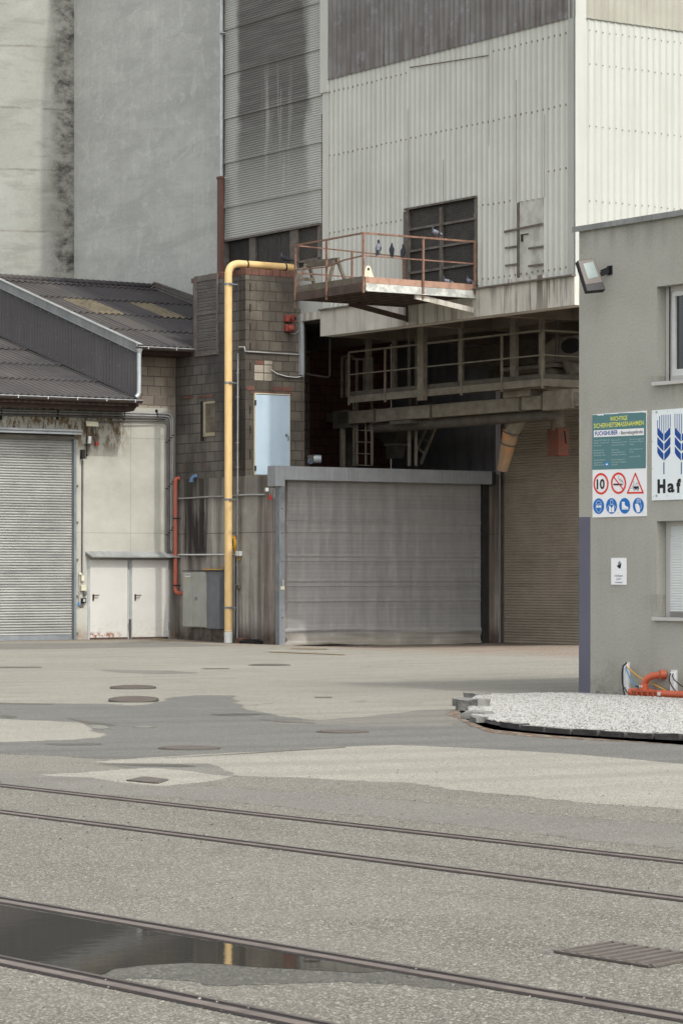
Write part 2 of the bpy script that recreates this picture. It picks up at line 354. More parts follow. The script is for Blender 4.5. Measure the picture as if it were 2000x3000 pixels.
def mk_curtain():
    n = NT('translucent_grey_pvc_curtain', .36, 0, .5)
    z = n.sep()[1]
    c = n.mix(n.ramp(n.noise(1, 6, .6, n.map((.25, 1.6, 1))), (.3, 0.), (.7, 1.)), C(124,123,121), C(131,129,126))
    vs = n.noise(1, 4, .55, n.map((7, .5, 1)))
    c = n.mix(n.ramp(vs, (.45, 0.), (.65, .12)), c, C(160,156,148))
    # horizontal dirty bands
    c = n.mix(n.ramp(n.noise(1, 5, .6, n.map((.12, 3.2, 1), (0, 2, 0))), (.45, 0.), (.6, .3)), c, C(108,106,106))
    c = n.mix(n.math('MULTIPLY', n.rng(z, .3, .1), .45), c, C(136,126,104))
    c = n.mix(n.ramp(n.noise(1, 4, .6, n.map((.1, 11, 1), (0, 5, 0))), (.48, 0.), (.62, .2)), c, C(102,101,101))
    fr_ = n.math('ABSOLUTE', n.math('SUBTRACT', n.math('FRACT', n.math('MULTIPLY', z, 9.)), .5)); c = n.mix(n.ramp(fr_, (.36, 0.), (.48, .22)), c, C(160,158,153))
    c = n.mix(n.ramp(n.noise(1, 3, .5, n.map((6.5, 3.2, 1), (2, 5, 0))), (.45, 0.), (.7, .1)), c, C(168,165,158))
    n.bump(n.noise(1, 5, .6, n.map((9, 1.2, 1))), .02, .35); return n.col(c)
M['curtain'] = mk_curtain()
M['header'] = weather('brushed_steel_header', C(156,158,160), C(138,141,144), 1.5, C(172,177,182), .5, (.5,.6), (30,.5), fine=.08, bd=0, rough=.36, metal=.25)
M['cabinet'] = weather('grey_green_cabinet', SH(142,143,136), SH(130,131,125), 2, SH(105,104,98), .5, (.5,.7), (4,.6), fine=.06, bd=0, rough=.55)
M['cabinetb'] = weather('blue_grey_cabinet', SH(96,100,103), SH(84,88,91), 2, fine=.06, bd=0, rough=.45)
M['bluedoor'] = weather('pale_blue_steel_door', C(186,204,216), C(172,192,206), .8, C(146,166,184), .6, (.5,.75), (2,.2), fine=.03, bd=0, rough=.5)
def mk_wdoor():
    n = NT('chipped_white_door_paint', .55)
    z = n.sep()[1]
    c = n.mix(n.ramp(n.noise(1.5, 6, .6), (.3, 0.), (.7, 1.)), SU(226,225,218), SU(216,214,206))
    f = n.ramp(n.noise(4, 8, .75), (.52, 0.), (.55, 1.)); c = n.mix(n.math('MULTIPLY', n.math('MULTIPLY', f, n.rng(n.sep()[0], 39.6, 40.0, 1, .0)), n.rng(z, .24, .12)), c, C(132,74,52))
    f = n.ramp(n.noise(9, 8, .75), (.53, 0.), (.6, .6)); c = n.mix(n.math('MULTIPLY', f, n.rng(z, .8, .1)), c, SU(200,182,166))
    return n.col(c)
M['wdoor'] = mk_wdoor()
M['mesh'] = None
def mk_mesh(name, c1, c2, s=22, hor=True):
    n = NT(name, .7); x, z, _ = n.sep()
    a = n.math('ABSOLUTE', n.math('SUBTRACT', n.math('FRACT', n.math('MULTIPLY', z, s)), .5))
    c = n.mix(n.ramp(a, (.18, 0.), (.36, 1.)), c1, c2)
    c = n.mix(n.ramp(n.noise(1.5, 8, .75), (.42, 0.), (.6, .6)), c, k(c1, 1.3))
    c = n.mix(n.ramp(n.noise(14, 6, .8), (.5, 0.), (.58, .5)), c, k(c2, .45)); return n.col(c)
M['mesh'] = mk_mesh('wire_mesh', C(66,62,56), C(36,33,31), 24)
M['louvre'] = mk_mesh('louvre_mesh', C(104,100,95), C(62,58,55), 20)
def glass():
    n = NT('window_glass', .03, 0, .8); n.b.inputs['Base Color'].default_value = (.02, .025, .03, 1); return n.m
M['glass'] = glass()
M['lens'] = weather('lamp_glass', C(120,134,130), C(112,126,124), 4, fine=.02, bd=0, rough=.25)
def flat(name, c, rough=.55):
    n = NT(name, rough); return n.col(c)
for nm, c in (('s_white', (222,226,224)), ('s_green', (74,110,112)), ('s_yellow', (226,222,92)), ('s_red', (196,52,40)),
              ('s_blue', (14,96,164)), ('s_navy', (12,62,128)), ('s_black', (24,24,28)), ('s_cream', (226,222,218)),
              ('s_pale', (205,216,220)), ('s_grey', (150,170,172)), ('s_cyan', (30,120,190))):
    M[nm] = flat(nm.replace('s_', 'sign_') + '_print', SH(*c))
# ------------------------------------------------------------------ ground
def gz(gx, gy):
    def ss(a, b, x):
        t = max(0, min(1, (x-a)/(b-a))); return t*t*(3-2*t)
    d = -.125 * max(ss(69.9, 64.6, gy) if gx > 40.9 else 0, ss(40.5, 41.6, gx) * ss(60, 63, gy) * (1 if gy < 64.6 else 0)) if gy > 58 else 0
    return d
def GZ(gx, gy):
    s_ = lambda a, b, x: (lambda t: t*t*(3-2*t))(max(0., min(1., (x-a)/(b-a))))
    return -.125 * s_(70.5, 64.8, gy) * s_(39.6, 41.9, gx) * s_(54, 63.5, gy) if gy < 64.8 else -.125 * s_(70.5, 64.8, gy) * s_(39.6, 41.9, gx)
def asphalt(name, c1, c2, sp1, sp2, spk=.5, dirt=False, big=.25, rough=.9, fade=False):
    n = NT(name, rough)
    if fade:
        fu = n.t.nodes.new('ShaderNodeUVMap'); fu.uv_map = 'fade'; fv = n.sep(fu.outputs[0])[0]
        al = n.ramp(n.math('ADD', fv, n.math('MULTIPLY', n.math('SUBTRACT', n.noise(11, 7, .8), .5), 1.5)), (.46, 0.), (.54, 1.)); n.L(al, n.b.inputs['Alpha'])
    c = n.mix(n.ramp(n.noise(big, 9, .65), (.38, 0.), (.62, 1.)), c1, c2)
    c = n.mix(n.ramp(n.noise(1, 7, .62, n.map((.35, 2.2, 1), (3, 1, 0))), (.44, 0.), (.66, .6)), c, k(c2, .78))
    c = n.mix(n.ramp(n.noise(1, 7, .62, n.map((1.9, .3, 1), (1, 8, 0))), (.5, 0.), (.7, .4)), c, k(c1, 1.1))
    def cell(sc, off=0.):
        v = n.t.nodes.new('ShaderNodeTexVoronoi'); v.inputs['Scale'].default_value = sc; n.L(n.map((1, 1, 1), (off, off, 0)), v.inputs['Vector'])
        o = n.t.nodes.new('ShaderNodeSeparateColor'); n.L(v.outputs['Color'], o.inputs[0]); return o.outputs[0], v
    g1, v1 = cell(150.); g3, v3 = cell(85., 3.3)
    if dirt:
        x, y, _ = n.sep()
        near = n.mix(n.ramp(n.noise(.5, 8, .65), (.4, 0.), (.6, 1.)), GR(143,139,127), GR(125,121,110))
        c = n.mix(n.rng(y, 30, 21, 0, .9), c, near)
        tr = n.math('MULTIPLY', n.rng(y, 26, 18), n.ramp(n.noise(1, 8, .7, n.map((1.1, .1, 1), (1, 1, 0))), (.44, 0.), (.6, .55)))
        c = n.mix(tr, c, GR(106,101,91))
        tr = n.math('MULTIPLY', n.rng(y, 26, 18), n.ramp(n.noise(1, 8, .7, n.map((.9, .12, 1), (5, 2, 0))), (.48, 0.), (.64, .5)))
        c = n.mix(tr, c, GR(158,150,132))
        a = n.math('MULTIPLY', n.rng(x, 37.5, 41.), n.rng(y, 44., 53.))
        b = n.rng(n.math('ADD', y, n.math('MULTIPLY', n.noise(.6, 6, .7), 2.4)), 68.9, 70.6)
        m = n.math('MAXIMUM', a, b)
        m = n.math('MULTIPLY', m, n.ramp(n.noise(1, 7, .65, n.map((.4, 1.6, 1), (1, 6, 0))), (.36, .1), (.56, 1.)))
        c = n.mix(n.math('MULTIPLY', m, .9), c, GR(176,128,96))
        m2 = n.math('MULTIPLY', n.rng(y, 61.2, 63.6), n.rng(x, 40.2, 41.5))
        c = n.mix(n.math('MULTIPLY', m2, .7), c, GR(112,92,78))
    if dirt:
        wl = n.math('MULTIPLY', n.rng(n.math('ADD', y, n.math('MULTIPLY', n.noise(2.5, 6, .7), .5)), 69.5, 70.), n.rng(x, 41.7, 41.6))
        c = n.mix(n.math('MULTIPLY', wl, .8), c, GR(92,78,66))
    # stone chips
    c = n.mix(n.ramp(g1, (.74, 0.), (.9, spk)), c, sp1)
    c = n.mix(n.ramp(g1, (.1, spk), (.3, 0.)), c, sp2)
    c = n.mix(n.ramp(g3, (.9, 0.), (.97, spk)), c, k(sp1, 1.12))
    c = n.mix(n.ramp(g3, (.03, spk), (.1, 0.)), c, k(sp2, .85))
    g2 = n.noise(30, 4, .8)
    c = n.mix(1, c, n.ramp(g2, (.34, .9), (.62, 1.04)), 'MULTIPLY')
    wv2 = n.t.nodes.new('ShaderNodeTexWave'); wv2.wave_type = 'RINGS'; wv2.rings_direction = 'SPHERICAL'; wv2.inputs['Scale'].default_value = .3; wv2.inputs['Distortion'].default_value = 2.2
    wv2.inputs['Detail'].default_value = 3; wv2.inputs['Detail Scale'].default_value = .5; n.L(n.map((1, .8, 1), (-26, -74, 0)), wv2.inputs['Vector'])
    ta = n.math('MULTIPLY', n.ramp(wv2.outputs['Fac'], (.55, 0.), (.85, .5)), n.ramp(n.noise(.16, 4, .55, n.map((1,1,1), (5,5,0))), (.42, 0.), (.6, 1.)))
    c = n.mix(ta, c, k(c2, .78))
    st = n.ramp(n.noise(.9, 9, .75, n.map((1, 1, 1), (7, 7, 0))), (.6, 0.), (.72, .55)); c = n.mix(st, c, k(c2, .72))
    # hairline cracks
    v = n.t.nodes.new('ShaderNodeTexVoronoi'); v.feature = 'DISTANCE_TO_EDGE'; v.inputs['Scale'].default_value = .22
    wv = n.t.nodes.new('ShaderNodeTexNoise'); wv.inputs['Scale'].default_value = 1.1; wv.inputs['Detail'].default_value = 6; n.L(n.uv, wv.inputs['Vector'])
    ad = n.t.nodes.new('ShaderNodeVectorMath'); ad.operation = 'MULTIPLY_ADD'; ad.inputs[1].default_value = (1.6, 1.6, 0); n.L(wv.outputs['Color'], ad.inputs[0]); n.L(n.uv, ad.inputs[2]); n.L(ad.outputs[0], v.inputs['Vector'])
    cr = 0. if fade else n.math('MULTIPLY', n.ramp(v.outputs['Distance'], (.0015, 1.), (.0045, 0.)), n.ramp(n.noise(.3, 3, .5, n.map((1,1,1), (2,9,0))), (.5, 0.), (.6, .8)))
    c = n.mix(cr, c, k(c2, .45))
    n.bump(g1, .004, .5); return n.col(c)
M['ground'] = asphalt('worn_asphalt', GR(204,199,183), GR(186,182,166), GR(226,222,206), GR(110,106,96), .85, True)
M['a_dark'] = asphalt('dark_asphalt', GR(150,148,141), GR(137,136,130), GR(186,183,172), GR(92,91,86), .8, fade=True)
M['a_light'] = asphalt('pale_asphalt', GR(212,208,192), GR(198,194,178), GR(236,232,216), GR(126,120,106), .9, fade=True)
M['a_mid'] = asphalt('mid_asphalt', GR(164,161,150), GR(153,150,140), GR(200,196,184), GR(104,101,94), .8, fade=True)
M['a_wet'] = asphalt('wet_asphalt', GR(116,113,102), GR(103,101,91), GR(176,172,156), GR(64,62,56), .9, rough=.45, fade=True)
M['iron'] = weather('cast_iron', C(100,93,86), C(88,82,77), 8, fine=.25, fsc=40, bd=.004, rough=.7)
M['railm'] = weather('brown_rail_steel', C(92,85,80), C(74,68,65), 3, C(112,104,97), .5, (.45,.65), (1,8), fine=.15, rough=.5, metal=.25)
M['screw'] = weather('dull_screws', SH(112,106,98), SH(96,90,84), 6, fine=.1)
M['railtop'] = weather('worn_rail_head', C(128,117,109), C(104,94,88), 3, C(76,66,61), .6, (.5,.66), (2,6), fine=.12, rough=.42, metal=.3)
M['groove'] = weather('groove_dirt_and_recess_shade', C(46,40,37), C(34,30,28), 5, fine=.3)  # groove dirt; also paints the shade inside slots, holes and reveals
mb = MB(); xs = [-60 + i*2 for i in range(15)] + [-30+i for i in range(20)]
gxs = [-300, -120, -60, -30, -10, 0, 5, 10, 15, 20, 25, 30, 34, 37] + [38 + i*.4 for i in range(30)] + [51, 53, 56, 60, 70, 90, 150, 300]
gys = [-200, -60, -20, -5, 0, 5, 10, 15, 20, 25, 30, 35, 40, 45, 50, 53] + [54 + i*.4 for i in range(45)] + [73, 78, 90, 120, 200, 400]
nx = len(gxs)
mb.add([(x, y, GZ(x, y)) for y in gys for x in gxs],
       [(j*nx+i, j*nx+i+1, (j+1)*nx+i+1, (j+1)*nx+i) for j in range(len(gys)-1) for i in range(nx-1)])
tag(mb.build('ground', M['ground'], None, base=(0,0,0), fix=False), kind='structure')
def rough_poly(pts, jit=.12, step=.35, seed=0):
    out = []
    for i in range(len(pts)):
        p, q = Vector(pts[i]), Vector(pts[(i+1) % len(pts)]); L = (q-p).length; n = max(1, min(160, int(L/(step*.3))))
        for j in range(n):
            r = p.lerp(q, j/n); nz = mnoise.noise(Vector((r.x*1.3+seed, r.y*1.3, seed)))*jit + mnoise.noise(Vector((r.x*5+seed, r.y*5, 3)))*jit*.4
            nz += mnoise.noise(Vector((r.x*19+seed, r.y*19, 5)))*min(.03, jit*.3); d = (q-p).normalized(); out.append((r.x - d.y*nz, r.y + d.x*nz))
    return out
M_FADE = {'dark_asphalt': .22, 'pale_asphalt': .22, 'mid_asphalt': .3, 'wet_asphalt': .12}
def patch(name, pxs, mat, z=.004, jit=.12, step=.35, kind='structure', seed=1):
    z *= .4; pts = rough_poly([Z(a, b, z) for a, b in pxs], jit, step, seed)
    me = MB(); me.add([(x, y, z) for x, y in pts], [tuple(range(len(pts)))]); nq = len(pts)
    fd = M_FADE.get(mat.name, 0); q = [Vector(p_) for p_ in pts]; area = sum(a_.x*b_.y-b_.x*a_.y for a_, b_ in zip(q, q[1:]+q[:1])); sg_ = 1 if area > 0 else -1
    rim = []
    for i in range(nq):
        t_ = (q[(i+2) % nq]-q[i-2]).normalized(); o_ = Vector((t_.y, -t_.x))*sg_*fd; rim.append((q[i].x+o_.x, q[i].y+o_.y, z*.35 if fd else -.01))
    me.add([(x, y, z) for x, y in pts] + rim, [(i, (i+1) % nq, nq+(i+1) % nq, nq+i) for i in range(nq)])
    o = me.build(name, mat, None, base=(pts[0][0], pts[0][1], 0), fix=False)
    fl = o.data.uv_layers.new(name='fade').data
    for l_ in o.data.loops: fl[l_.index].uv = (0 if l_.vertex_index >= 2*nq else 1, 0)
    if o.data.polygons[0].normal.z < 0: o.data.flip_normals()
    return tag(o, kind=kind) if kind else o
patch('asphalt_patch', [(-400,2050),(0,2060),(300,2063),(400,2070),(470,2062),(540,2042),(600,2037),(655,2038),(668,2058),(712,2080),(780,2096),(960,2118),(1100,2124),(1330,2095),(1420,2120),(1700,2130),(2400,2160),(2400,2275),(2000,2238),(1700,2210),(1400,2192),(1150,2182),(900,2192),(700,2205),(480,2218),(300,2222),(200,2212),(0,2206),(-400,2200)], M['a_dark'], .004, seed=2)
patch('asphalt_patch', [(-400,2100),(0,2107),(200,2117),(248,2130),(276,2160),(200,2166),(0,2172),(-400,2175)], M['a_light'], .008, .1, seed=5)
patch('asphalt_patch', [(320,2232),(480,2218),(700,2206),(900,2194),(1150,2184),(1400,2194),(1700,2212),(2000,2240),(2500,2290),(2500,2420),(2000,2368),(1600,2335),(1200,2292),(900,2276),(690,2270),(650,2250),(610,2237)], M['a_light'], .0045, .14, seed=7)
patch('asphalt_patch', [(150,2270),(290,2264),(440,2250),(560,2260),(650,2274),(560,2290),(480,2300),(400,2293),(290,2277)], M['a_light'], .005, .08, seed=9)
patch('asphalt_patch', [(440,2230),(610,2236),(650,2252),(680,2270),(640,2273),(560,2258),(440,2248),(340,2238)], M['a_mid'], .0042, .1, seed=12)
patch('asphalt_patch', [(850,2120),(1000,2108),(1150,2095),(1290,2080),(1340,2100),(1300,2125),(1100,2126),(960,2122)], M['a_mid'], .008, .14, seed=31)
patch('asphalt_patch', [(-300,2262),(0,2262),(230,2275),(400,2300),(700,2312),(1100,2345),(1500,2385),(2000,2425),(2500,2490),(2500,2560),(2000,2480),(1400,2415),(900,2365),(500,2335),(0,2300),(-300,2280)], M['a_mid'], .0035, .2, seed=14)
patch('asphalt_patch', [(-300,1882),(0,1886),(330,1884),(420,1880),(520,1884),(650,1892),(560,1894),(300,1898),(0,1902),(-300,1900)], M['a_mid'], .006, .1, seed=21)
patch('asphalt_patch', [(300,1962),(480,1965),(560,1972),(480,1974),(380,1970)], M['a_mid'], .006, .1, seed=22)
M['crack'] = weather('crack_dirt', GR(122,116,106), GR(140,134,122), 3, fine=.3)
# thin cracks / tar strips
for i, (p, c) in enumerate([([(590,1957),(672,1957),(672,1959),(600,1960)],0), ([(1,1953),(125,1953),(120,1956),(0,1957)],0), ([(630,2092),(700,2089),(770,2091),(700,2096),(650,2096)],1),
        ([(760,2108),(915,2116),(925,2120),(840,2117)],0), ([(320,2237),(400,2239),(520,2240),(555,2245),(420,2243)],1), ([(150,2179),(280,2178),(285,2182),(180,2183)],1),
        ([(920,2041),(975,2041),(970,2044),(925,2044)],0), ([(0,2059),(150,2062),(155,2064),(0,2062)],0), ([(480,2220),(700,2207),(900,2194),(1010,2188),(1010,2190),(900,2197),(700,2209)],0),
        ([(0,2095),(40,2097),(30,2103),(0,2102)],1), ([(200,2104),(330,2122),(340,2126),(250,2118)],0)]):
    patch('tar_strip', p, M['a_wet'] if c else M['crack'], .011, .02, .15, seed=40+i)
for i, p in enumerate([[(395,1868),(500,1877),(500,1879),(395,1870)], [(790,1912),(1010,1921),(1010,1922.5),(790,1914)], [(850,1903),(960,1904),(960,1905.5),(850,1904.5)]]):
    pts = []
    for a, b in p:
        x, y = Z(a, b, -.02); pts.append((x, y))
    pts = rough_poly(pts, .05, .3, i)
    me = MB(); me.add([(x, y, GZ(x, y)+.012) for x, y in pts], [tuple(range(len(pts)))])
    if i == 0: M['yline'] = weather('worn_yellow_line', GR(196,166,116), GR(176,156,122), 2, fine=.2)
    tag(me.build('worn_road_marking', M['yline'], None, base=(pts[0][0], pts[0][1], 0), fix=False), kind='structure')
# puddles
def water(name, rough=.03, c=(.035,.033,.027,1)):
    n = NT(name, rough, 0, .5); n.b.inputs['IOR'].default_value = 1.33; n.b.inputs['Base Color'].default_value = c
    n.bump(n.noise(9, 3, .5), .002, .12); return n.m
M['water'] = water('puddle_water')
patch('wet_ground', [(-300,2600),(0,2645),(300,2694),(600,2748),(1000,2815),(1250,2860),(1400,2888),(1330,2893),(1150,2876),(1000,2868),(820,2876),(640,2882),(600,2868),(430,2858),(300,2863),(100,2830),(0,2806),(-300,2750)], M['a_wet'], .004, .02, .1, seed=3)
patch('puddle', [(-300,2610),(0,2651),(300,2701),(600,2754),(1000,2822),(1130,2845),(1060,2850),(900,2840),(760,2833),(690,2826),(560,2820),(430,2826),(330,2838),(300,2856),(200,2838),(0,2798),(-300,2740)], M['water'], .008, .03, .12, seed=4)
patch('puddle', [(252,2122),(300,2124),(322,2132),(300,2136),(270,2134)], M['water'], .012, .03, .12, seed=5)
patch('puddle', [(385,2128),(440,2126),(462,2129),(430,2132),(395,2131)], M['water'], .012, .03, .12, seed=6)
# ------------------------------------------------------------------ rails
RL = [((0,2301),(2000,2526),'farthest'), ((0,2378),(2000,2635),'second'), ((0,2637),(2000,2981),'third'), ((0,2813),(957,2990),'nearest')]
labs = ['thin brown rail embedded in the asphalt, farthest of the four from the camera', 'brown grooved rail between the thin farthest rail and the puddle track',
        'brown grooved rail along the far edge of the puddle', 'nearest brown grooved rail, along the near edge of the puddle']
for i, (p, q, _) in enumerate(RL):
    a, b = Vector(Z(*p)), Vector(Z(*q))
    if i == 3: b = a + (Vector(Z(2000,2981)) - Vector(Z(0,2637)))*1.0 + Vector((-.03, 0))
    d = (b - a).normalized(); n = Vector((-d.y, d.x)); A = a - d*18; B = b + d*6
    if n.x < 0: n = -n                        # +n points away from the camera
    root = thing('rail', labs[i], 'rail', (a.x, a.y, 0), 'rails of the two tracks embedded in the asphalt')
    def strip(o0, o1, z0, z1, wav=0):
        m = MB(); N = 60; vs = []
        for j in range(N+1):
            c = A.lerp(B, j/N); w_ = mnoise.noise(Vector((c.x*2, c.y*2, o0)))*wav
            for o, z in ((o0, z0), (o0, z1), (o1, z1), (o1, z0)):
                pt = c + n*(o + (w_ if o == max(o0, o1) else 0)); vs.append((pt.x, pt.y, z))
        m.add(vs, [(j*4+k_, j*4+(k_+1) % 4, (j+1)*4+(k_+1) % 4, (j+1)*4+k_) for j in range(N) for k_ in range(4)]); return m
    strip(-.072, -.005, -.05, .008).build('rail_head', M['railtop'], root)
    strip(-.005, .042, -.06, .003).build('flangeway', M['groove'], root)
    strip(.042, .07, -.05, .008, .006).build('guard_strip', M['railm'], root)
    strip(-.1, -.072, -.05, .003, 0).build('dirt_edge', M['groove'], root)
# ------------------------------------------------------------------ covers and grates
M['rimring'] = weather('dirty_cover_frame', GR(96,90,82), GR(120,114,104), 6, fine=.3)
cov = [(390,2017,68,'dark round manhole cover on the pale asphalt, the upper of two close together','a'),
       (392,2055,74,'ribbed round manhole cover, the lower of two close together on the left','a'),
       (1003,2145,78,'flat brownish manhole cover in the dark asphalt in front of the bay','a'),
       (555,2193,92,'wide rust brown manhole cover in the dark asphalt, left of centre','a'),
       (790,1949,62,'far thin looking manhole cover nearest the fabric door','a')]
for px, py, hw, lab, _ in cov:
    x, y = Z(px, py); xa, ya = Z(px-hw, py); r = math.hypot(x-xa, y-ya); base = (x, y, GZ(x, y))
    root = thing('manhole_cover', lab, 'manhole cover', base, 'manhole covers in the yard')
    m = MB(); S = 40; z0 = base[2]; tl = {2017: .055, 2055: .085}.get(py, .01); tz = lambda a_, b_: tl*((a_-x)*SA+(b_-y)*CA+r)
    m.prism([(x+r*math.cos(t*6.2832/S), y+r*math.sin(t*6.2832/S), z0-.02+tz(x+r*math.cos(t*6.2832/S), y+r*math.sin(t*6.2832/S))) for t in range(S)], (0,0,.024)); m.build('frame', M['rimring'], root)
    m = MB(); m.prism([(x+r*.9*math.cos(t*6.2832/S), y+r*.9*math.sin(t*6.2832/S), z0-.02+tz(x+r*.9*math.cos(t*6.2832/S), y+r*.9*math.sin(t*6.2832/S))) for t in range(S)], (0,0,.028))
    for j in range(-7, 8):
        hh = math.sqrt(max(0, (r*.84)**2 - (j*r*.115)**2)); yy = y+j*r*.115; m.bar((x-hh, yy, z0+.009+tz(x-hh, yy)), (x+hh, yy, z0+.009+tz(x+hh, yy)), .024, .006)
    m.build('lid', M['iron'], root)
def grate(pxs, lab, nb):
    P = [Vector(Z(*p) + (0,)) for p in pxs]; root = thing('drain_grate', lab, 'drain grate', tuple(P[0]), 'drain grates in the yard')
    m = MB(); m.add([p + Vector((0,0,.003)) for p in P], [(0,1,2,3)]); m.build('pit', M['groove'], root, fix=False)
    m = MB()
    for i in range(4): m.bar(P[i]+Vector((0,0,.008)), P[(i+1) % 4]+Vector((0,0,.008)), .03, .01)
    m.build('frame', M['iron'], root)
    m = MB()
    for j in range(1, nb):
        a = P[1].lerp(P[2], j/nb); b = P[0].lerp(P[3], j/nb); m.bar(a+Vector((0,0,.009)), b+Vector((0,0,.009)), .034, .014)
    m.build('bars', M['iron'], root)
grate([(375,2289),(420,2279),(489,2287),(460,2297)], 'small slatted drain grate in the pale patch on the left', 8)
grate([(1628,2792),(1790,2765),(2060,2806),(1905,2836)], 'large rusty slatted drain grate beside the near rails on the right', 8)
# ------------------------------------------------------------------ corrugation helpers
def prof(t, sharp=1):                     # t in waves
    c = .5 + .5*math.cos(2*math.pi*t); return c**sharp
def corr(m, plane, pos, a0, a1, z0, z1, pitch=.177, amp=.03, sharp=1, seg=8, mi=0):
    a0, a1 = min(a0, a1), max(a0, a1); n = max(2, int((a1-a0)/pitch*seg)); vs = []
    f0 = z0 if callable(z0) else (lambda s: z0); f1 = z1 if callable(z1) else (lambda s: z1)
    for i in range(n+1):
        s_ = a0 + (a1-a0)*i/n; h = amp*prof(s_/pitch, sharp)
        for z in (f0(s_), f1(s_)): vs.append((pos-h, s_, z) if plane == 'V' else (s_, pos-h, z))
    m.add(vs, [(2*i, 2*i+2, 2*i+3, 2*i+1) for i in range(n)], mi, True)
def screws(plane, pos, a0, a1, z, pitch, m, amp, s=.016):
    i = math.ceil(min(a0, a1)/pitch)
    while i*pitch < max(a0, a1):
        c = i*pitch; zz = z + random.uniform(-.012, .012); L = random.uniform(1.2, 2.6)
        if plane == 'V': m.box(pos-amp-.012, pos-amp+.01, c-s, c+s, zz-s*L, zz+s)
        else: m.box(c-s*.8, c+s*.8, pos-amp-.012, pos-amp+.01, zz-s*1.2, zz+s*.8)
        i += 1
# ------------------------------------------------------------------ grain silo block (clad building)
PV = .222; PU = .205
T = thing('silo_building', 'tall corrugated clad building on a concrete beam over the loading bay', 'building', (VS, 65.3, 8.26))
ZB, ZT, ZD = 8.26, 8.97, 15.23
g = lambda px: vy(px, VS)
m = MB(); m.box(VS+.06, VS+14, US+.06, 70.45, ZT-.3, 27); m.build('core_wall', M['dark'], T)
zdt = (vz(1197,612,VS)+vz(1393,579,VS))/2; zst = (vz(1518,592,VS)+vz(1595,579,VS))/2
m = MB()
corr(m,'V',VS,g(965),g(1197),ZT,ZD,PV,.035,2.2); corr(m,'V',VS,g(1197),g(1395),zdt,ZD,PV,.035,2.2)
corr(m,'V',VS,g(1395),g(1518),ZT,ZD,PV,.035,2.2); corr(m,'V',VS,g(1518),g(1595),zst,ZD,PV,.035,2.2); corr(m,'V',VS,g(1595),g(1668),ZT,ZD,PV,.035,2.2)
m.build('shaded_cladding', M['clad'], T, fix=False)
m = MB()
for px, z0, z1 in ((1197, zdt, 13.9), (1434, 12.5, ZD), (1300, 10.5, 12.4), (1514, zst, 14), (1597, zst, 13)): m.box(VS-.036, VS-.03, g(px)-.003, g(px)+.003, z0, z1)
m.bar((VS-.045, g(1204), vz(1204,198,VS)), (VS-.045, g(1434), vz(1434,163,VS)), .01, .025)
each(m, 'sheet_joint', M['galv_dark'], T)
m = MB()
for z, a, b in ((13.13, 965, 1664), (11.05, 965, 1190), (11.05, 1400, 1500), (14.85, 965, 1200), (14.85, 1440, 1664), (11.6, 1600, 1664), (9.2, 1400, 1664)): screws('V', VS, g(a), g(b), z, PV, m, .035)
tag(m.build('fasteners', M['screw'], T), kind='stuff')
m = MB(); corr(m,'V',VS-.03,g(965),g(1690),ZD-.04,27,PV,.045,1.2); m.build('upper_dark_cladding', M['claddark'], T, fix=False)
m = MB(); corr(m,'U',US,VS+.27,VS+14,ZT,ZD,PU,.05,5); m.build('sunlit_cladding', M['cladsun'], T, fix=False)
m = MB(); corr(m,'U',US-.03,VS+.27,VS+14,ZD-.04,27,PU,.04,1.2); m.build('upper_beige_cladding', M['cladbeige'], T, fix=False)
m = MB()
for z in (14.9, 14.1, 12.6, 10.8, 9.4): screws('U', US, VS+.25, VS+6, z, PU, m, .05, .011)
tag(m.build('fasteners', M['screw'], T), kind='stuff')
m = MB(); m.box(VS-.05, VS+.28, US-.055, US+.01, ZT-.02, 27); m.box(VS-.05, VS+.01, US-.045, g(1668), ZT-.02, 27)
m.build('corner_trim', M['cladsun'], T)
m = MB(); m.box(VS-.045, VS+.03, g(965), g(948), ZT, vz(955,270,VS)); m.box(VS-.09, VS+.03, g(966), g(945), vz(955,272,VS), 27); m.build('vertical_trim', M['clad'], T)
m = MB(); m.box(VS-.03, VS+.05, g(948), g(944), ZT, 14.3); m.build('trim_gap', M['rustd'], T)
# horizontally profiled sheets
zh0 = (vz(660,708,VS)+vz(945,652,VS))/2; m = MB(); p = .066; n = int((27-zh0)/p*5)
zr = [zh0 + 1.27*i + .95 for i in range(14)]
def hc(z0, z1):
    vs = []; n = int((z1-z0)/p*6)
    for i in range(n+1):
        z = z0+(z1-z0)*i/n; h = .02*prof(z/p) + .02*(1-(z-z0)/(z1-z0))
        vs += [(VS-h, g(660), z), (VS-h, g(946), z)]
    m.add(vs, [(2*i, 2*i+1, 2*i+3, 2*i+2) for i in range(n)], 0, True)
edges = [zh0] + zr
for i in range(len(edges)-1): hc(edges[i]-.0, edges[i+1])
for z in zr: m.box(VS-.052, VS, g(660), g(946), z-.014, z+.01, 0)
m.build('horizontal_cladding', M['hclad'], T, fix=False)
m = MB(); m.box(VS-.05, VS+.05, g(946), 71.5, 8.96, vz(900,783,VS)); hcz = MB()
m.build('lower_panel', M['hclad'], T)
m = MB(); m.box(VS-.07, VS-.02, g(660)+.0, g(655), zh0-.3, 27); m.build('rusty_edge', M['rustd'], T)
m = MB(); m.bar((VS-.08, g(660), zh0-.02), (VS-.08, g(945), zh0-.02), .08, .06); m.build('window_head', M['galv_dark'], T)
zwb = vz(900,783,VS)
m = MB()
for px, w_ in ((664,.12),(744,.16),(866,.2),(940,.08)): m.box(VS-.06, VS+.05, g(px)-w_, g(px)+w_, zwb, zh0-.04)
m.bar((VS-.03, g(866), vz(870,770,VS)), (VS-.03, g(945), vz(940,757,VS)), .06, .06)
wf = each(m, 'window_frame', M['galv_dark'], T)[0]
